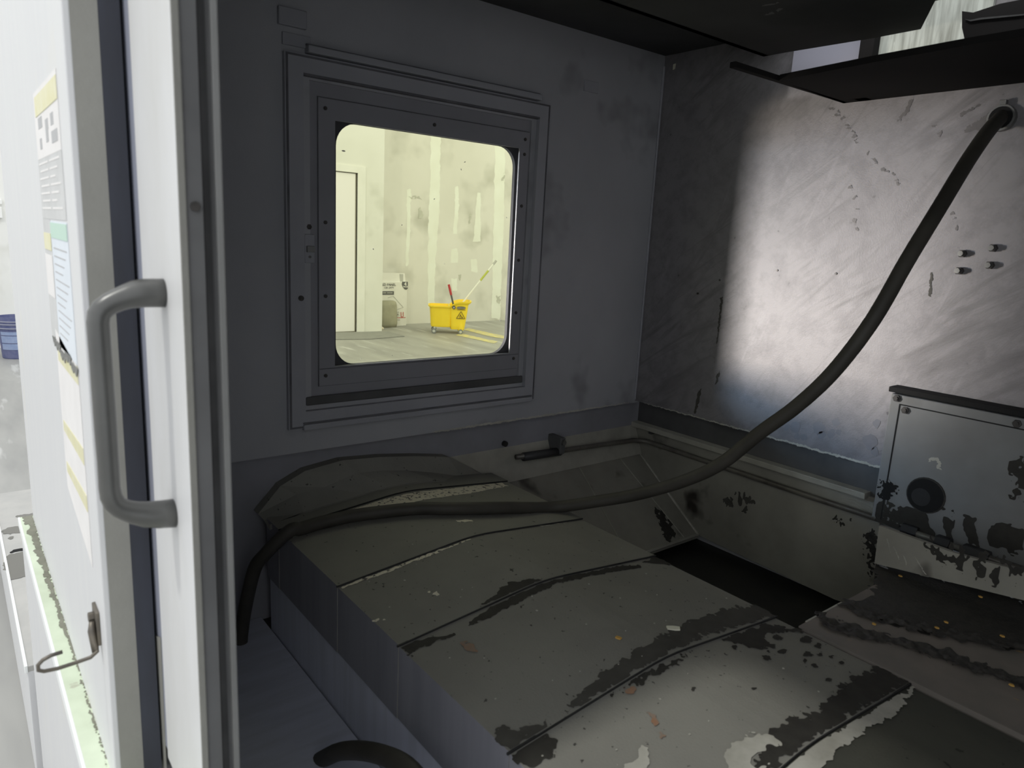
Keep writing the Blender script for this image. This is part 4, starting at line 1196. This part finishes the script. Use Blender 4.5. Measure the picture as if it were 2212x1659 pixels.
seg3([cc + Vector((0, -0.012, 0.014)), cc, cc + Vector((0, 0.012, 0.014)), cc, cc + Vector((0, 0, -0.016))], 0.007, M_INK, 'printed_symbol', ct)
for (u, v, w) in ((853, 674.5, 9), (857, 691, 7), (848, 692, 2)):
    a, c = cpt(u, v + 1.2), cpt(u + w, v - 1.2)
    MB().box((CXF, a.y, a.z), (CXF + 0.0025, c.y, c.z)).build('printed_line', M_INKL, ct)
# raised flap
fa, fc = cpt(826, 609), cpt(880, 588)
MB().prism([Vector((CXF - 0.03, 4.43, z1 - 0.002)), Vector((CXF - 0.03, y1 - 0.01, z1 - 0.002)), Vector((CXF - 0.045, y1 - 0.02, z1 + 0.115)), Vector((CXF - 0.045, 4.43, z1 + 0.125))], (0.004, 0, 0)).build('carton_flap', M_CARD, ct)
a, c = at(864, 609, 0, CXF - 0.03), at(871, 587, 0, CXF - 0.03)
MB().box((CXF - 0.042, a.y, z1), (CXF - 0.026, c.y, z1 + 0.105)).build('tape_strip', M_INKL, ct)
# sack in front of it
p = at(838, 705, 2, 0)
sk = MB()
rings = []
for z, w, dd, in ((0.0, 0.125, 0.07), (0.05, 0.135, 0.085), (0.2, 0.130, 0.08), (0.30, 0.125, 0.075), (0.345, 0.115, 0.06), (0.358, 0.09, 0.04)):
    rings.append([(p.x + 0.05 + dd * math.copysign(abs(math.cos(a)) ** 0.5, math.cos(a)), p.y - 0.04 + w * math.copysign(abs(math.sin(a)) ** 0.5, math.sin(a)) * (1 + 0.03 * math.sin(5 * a)), z) for a in [k * math.pi / 8 for k in range(16)]])
sk.loft(rings)
tag(sk.build('sack', M_SACK, origin=(p.x, p.y, 0), smooth=True), 'upright beige sack standing before the carton', 'sack')

# ---------------------------------------------------------------- mop bucket
E1 = Vector((0.527, 0.850, 0)).normalized()
E2 = Vector((-E1.y, E1.x, 0))
BC = Vector((-7.925, 5.215, 0))
mbk = thing('mop_bucket', 'yellow wheeled mop bucket with wringer seen through the chamber window', 'mop bucket', BC)
def L(s, w, z):
    return BC + E1 * s + E2 * w + Vector((0, 0, z))
def sup(s0, s1, hw, z, n=20, pw=0.45, slope=0.0, rise=0.0):
    c, h = (s0 + s1) / 2, (s1 - s0) / 2
    out = []
    for k in range(n):
        a = 2 * math.pi * k / n
        x = c + h * math.copysign(abs(math.cos(a)) ** pw, math.cos(a))
        y = hw * math.copysign(abs(math.sin(a)) ** pw, math.sin(a))
        k2 = min(1.0, max(0.0, (x - s0) / (0.42 * (s1 - s0))))
        out.append(L(x, y, z + slope * (x - c) - rise * (1 - k2 * k2 * (3 - 2 * k2))))
    return out
tub = MB()
tub.loft([sup(-0.235, 0.035, 0.135, 0.085), sup(-0.240, 0.04, 0.140, 0.10), sup(-0.255, 0.045, 0.165, 0.30), sup(-0.262, 0.048, 0.170, 0.345), sup(-0.278, 0.058, 0.186, 0.347), sup(-0.280, 0.060, 0.188, 0.365), sup(-0.262, 0.048, 0.172, 0.366), sup(-0.240, 0.03, 0.150, 0.25)], caps=True)
tub.build('bucket_body', M_YEL, mbk, smooth=False, bevel=0)
wrg = MB()
wrg.loft([sup(0.02, 0.205, 0.140, 0.060, pw=0.35, n=36), sup(0.015, 0.212, 0.148, 0.10, pw=0.35, n=36), sup(0.00, 0.240, 0.165, 0.30, pw=0.35, n=36), sup(-0.005, 0.250, 0.170, 0.385, pw=0.4, rise=0.045, n=36), sup(-0.018, 0.285, 0.188, 0.412, pw=0.45, rise=0.065, n=36), sup(-0.020, 0.290, 0.190, 0.430, pw=0.45, rise=0.068, n=36), sup(0.005, 0.268, 0.170, 0.431, pw=0.45, rise=0.062, n=36), sup(0.03, 0.20, 0.13, 0.28, pw=0.4, n=36)], caps=True)
wrg.build('wringer', M_YEL, mbk)
for (s, w) in ((0.155, -0.135), (0.155, 0.135)):
    MB().loft([[L(s + 0.035 * math.cos(a), w * 0.92 + 0.03 * math.sin(a), z) for a in [k * math.pi / 6 for k in range(12)]] for z in (0.045, 0.16, 0.20)]).build('caster_boss', M_YEL, mbk)
for (s, w) in ((-0.185, -0.115), (-0.185, 0.135), (0.165, -0.13), (0.165, 0.135)):
    cst = MB().box((-0.012, -0.016, 0.03), (0.012, 0.016, 0.088))
    for v in cst.b.verts:
        v.co = L(s, w, 0) + E1 * v.co.x + E2 * v.co.y + Vector((0, 0, v.co.z))
    fk = cst.build('caster_fork', M_WHEELC, mbk)
    MB().cyl(L(s - 0.01, w - 0.030, 0.033), -E2, 0.033, 0.012, 16).build('caster_wheel', M_TYRE, fk)
    MB().cyl(L(s - 0.01, w - 0.041, 0.033), -E2, 0.018, 0.004, 12).build('wheel_hub', M_WHEELC, fk)
pv = at(973, 662, 0, -7.80)
MB().cyl(L(0.055, -0.176, 0.352), -E2, 0.022, 0.016, 16).build('pivot_cap', M_GRYPL, mbk)
MB().cyl(L(0.055, -0.1925, 0.352), -E2, 0.009, 0.003, 10).build('pivot_screw', M_WHEELC, mbk)
l0 = L(0.055, -0.15, 0.36)
l1 = l0 + E1 * -0.075 + Vector((0, 0, 0.285))
lv = MB().tube([l0, l0.lerp(l1, 0.55)], 0.012, 10).build('lever', M_GRYPL, mbk)
MB().tube([l0.lerp(l1, 0.53), l1], 0.0155, 10).build('lever_grip', M_REDPL, lv)
# badge, rule and caution triangle on the wringer's side
def SD(s, z):
    k = (z - 0.10) / 0.20
    return L(s, -(0.148 + 0.017 * k) - 0.004, z)
bd = [SD(0.150 + 0.058 * math.copysign(abs(math.cos(a)) ** 0.6, math.cos(a)), 0.350 + 0.019 * math.copysign(abs(math.sin(a)) ** 0.6, math.sin(a)) * (1 - 0.2 * abs(math.cos(a)))) for a in [k * math.pi / 8 for k in range(16)]]
MB().prism(bd, -E2 * 0.004).build('maker_badge', M_BADGE, mbk)
text('lettering', 'Rubbermaid', 0.021, M_INKL, mbk, SD(0.098, 0.344) - E2 * 0.0055, E1, U_)
def bar(p, q, w, name, mat=M_TRI):
    d = (q - p).normalized()
    n = d.cross(E2).normalized() * w / 2
    return (p + n, q + n, q - n, p - n)
tm = MB()
for a, c in (((0.150, 0.303), (0.093, 0.208)), ((0.093, 0.208), (0.207, 0.208)), ((0.207, 0.208), (0.150, 0.303))):
    tm.prism(bar(SD(*a), SD(*c), 0.007, ''), -E2 * 0.003)
tm.build('warning_triangle', M_TRI, mbk)
tm = MB()
for a, c, w in (((0.148, 0.262), (0.144, 0.243), 0.011), ((0.144, 0.243), (0.165, 0.232), 0.009), ((0.144, 0.245), (0.128, 0.234), 0.007), ((0.165, 0.232), (0.176, 0.222), 0.007), ((0.125, 0.219), (0.180, 0.219), 0.004)):
    tm.prism(bar(SD(*a), SD(*c), w, ''), -E2 * 0.003)
tm.build('slipping_figure', M_TRI, mbk)
tm = MB()
tm.prism(bar(SD(0.095, 0.323), SD(0.208, 0.323), 0.005, ''), -E2 * 0.003)
tm.build('printed_rule', M_TRI, mbk)
# mop
m0 = L(0.10, 0.0, 0.30)
m1 = at(1072, 563, 0, -7.65)
mp = thing('mop', 'long handled mop with white and green pole leaning in the yellow bucket', 'mop', m0)
MB().tube([m0, m0.lerp(m1, 0.66)], 0.0125, 10).build('pole', M_POLEW, mp)
MB().tube([m0.lerp(m1, 0.60), m0.lerp(m1, 0.80)], 0.0140, 10).build('pole_sleeve', M_POLEG, mp)
MB().tube([m0.lerp(m1, 0.79), m0.lerp(m1, 0.94)], 0.0125, 10).build('pole_end', M_POLEW, mp)
MB().tube([m0.lerp(m1, 0.925), m1], 0.0145, 10).build('pole_grip', M_INKL, mp)
st = MB()
for k in range(14):
    a = k * 2 * math.pi / 14
    q = m0 + Vector((0.035 * math.cos(a), 0.035 * math.sin(a), 0))
    st.tube([m0 + Vector((0, 0, 0.01)), q + Vector((0, 0, -0.03)), q + Vector((0.01 * math.cos(a), 0.01 * math.sin(a), -0.13))], 0.007, 6)
st.build('mop_strands', M_CARD, mp)

# ---------------------------------------------------------------- pail and switch left of the machine
pc = at(42, 771, 2, 0.0)
pc.z = 0
pl2 = thing('paint_pail', 'dark blue plastic pail half hidden behind the machine front', 'pail', pc)
pr = [(0.0, 0.122), (0.01, 0.126), (0.28, 0.142), (0.372, 0.147), (0.372, 0.139), (0.28, 0.134), (0.26, 0.133)]
MB().loft([[(pc.x + r * math.cos(a), pc.y + r * math.sin(a), z) for a in [k * math.pi / 16 for k in range(32)]] for z, r in pr]).build('pail_body', M_PAIL, pl2, smooth=False)
for z in (0.335, 0.310, 0.275):
    MB().loft([[(pc.x + r * math.cos(a), pc.y + r * math.sin(a), zz) for a in [k * math.pi / 16 for k in range(32)]] for zz, r in ((z - 0.004, 0.140), (z - 0.004, 0.153), (z + 0.004, 0.153), (z + 0.004, 0.140))]).build('pail_rib', M_RIB, pl2)
for (z0, z1) in ((0.215, 0.245), (0.145, 0.208), (0.085, 0.138)):
    rr = lambda z: 0.127 + 0.0585 * z + 0.0015
    a0, a1 = math.radians(-62), math.radians(28)
    m = MB()
    m.loft([[(pc.x + rr(z) * math.cos(a0 + (a1 - a0) * k / 10), pc.y + rr(z) * math.sin(a0 + (a1 - a0) * k / 10), z) for k in range(11)] for z in (z0, z1)], close=False, caps=False)
    m.build('pail_label', M_PAILL, pl2)
p0 = at(4, 438, 0, WX)
sw2 = thing('wall_switch', 'white switch box on the shop wall at far left above the pail', 'switch', (WX, p0.y - 0.05, p0.z - 0.06))
e = at(3.5, 447, 0, WX + 0.05)
MB().box((WX, e.y - 0.12, at(2, 471, 0, WX + 0.05).z), (WX + 0.05, e.y, e.z)).build('switch_box', M_SWITCH, sw2, bevel=0.004)
e2 = at(4, 430, 0, WX + 0.04)
MB().box((WX, e2.y - 0.10, at(2, 442, 0, WX + 0.04).z), (WX + 0.04, e2.y, e2.z)).build('switch_cap', M_SWITCH, sw2, bevel=0.008)
w0, w1 = at(18, 0, 0, WX + 0.02), at(5, 33, 0, WX + 0.02)
tag(MB().tube([w0 + (w0 - w1) * 0.6, w0, w1], 0.009, 8).build('loose_cable', M_GRYPL, origin=w0), 'short dark cable hanging on the shop wall at the top left', 'cable')
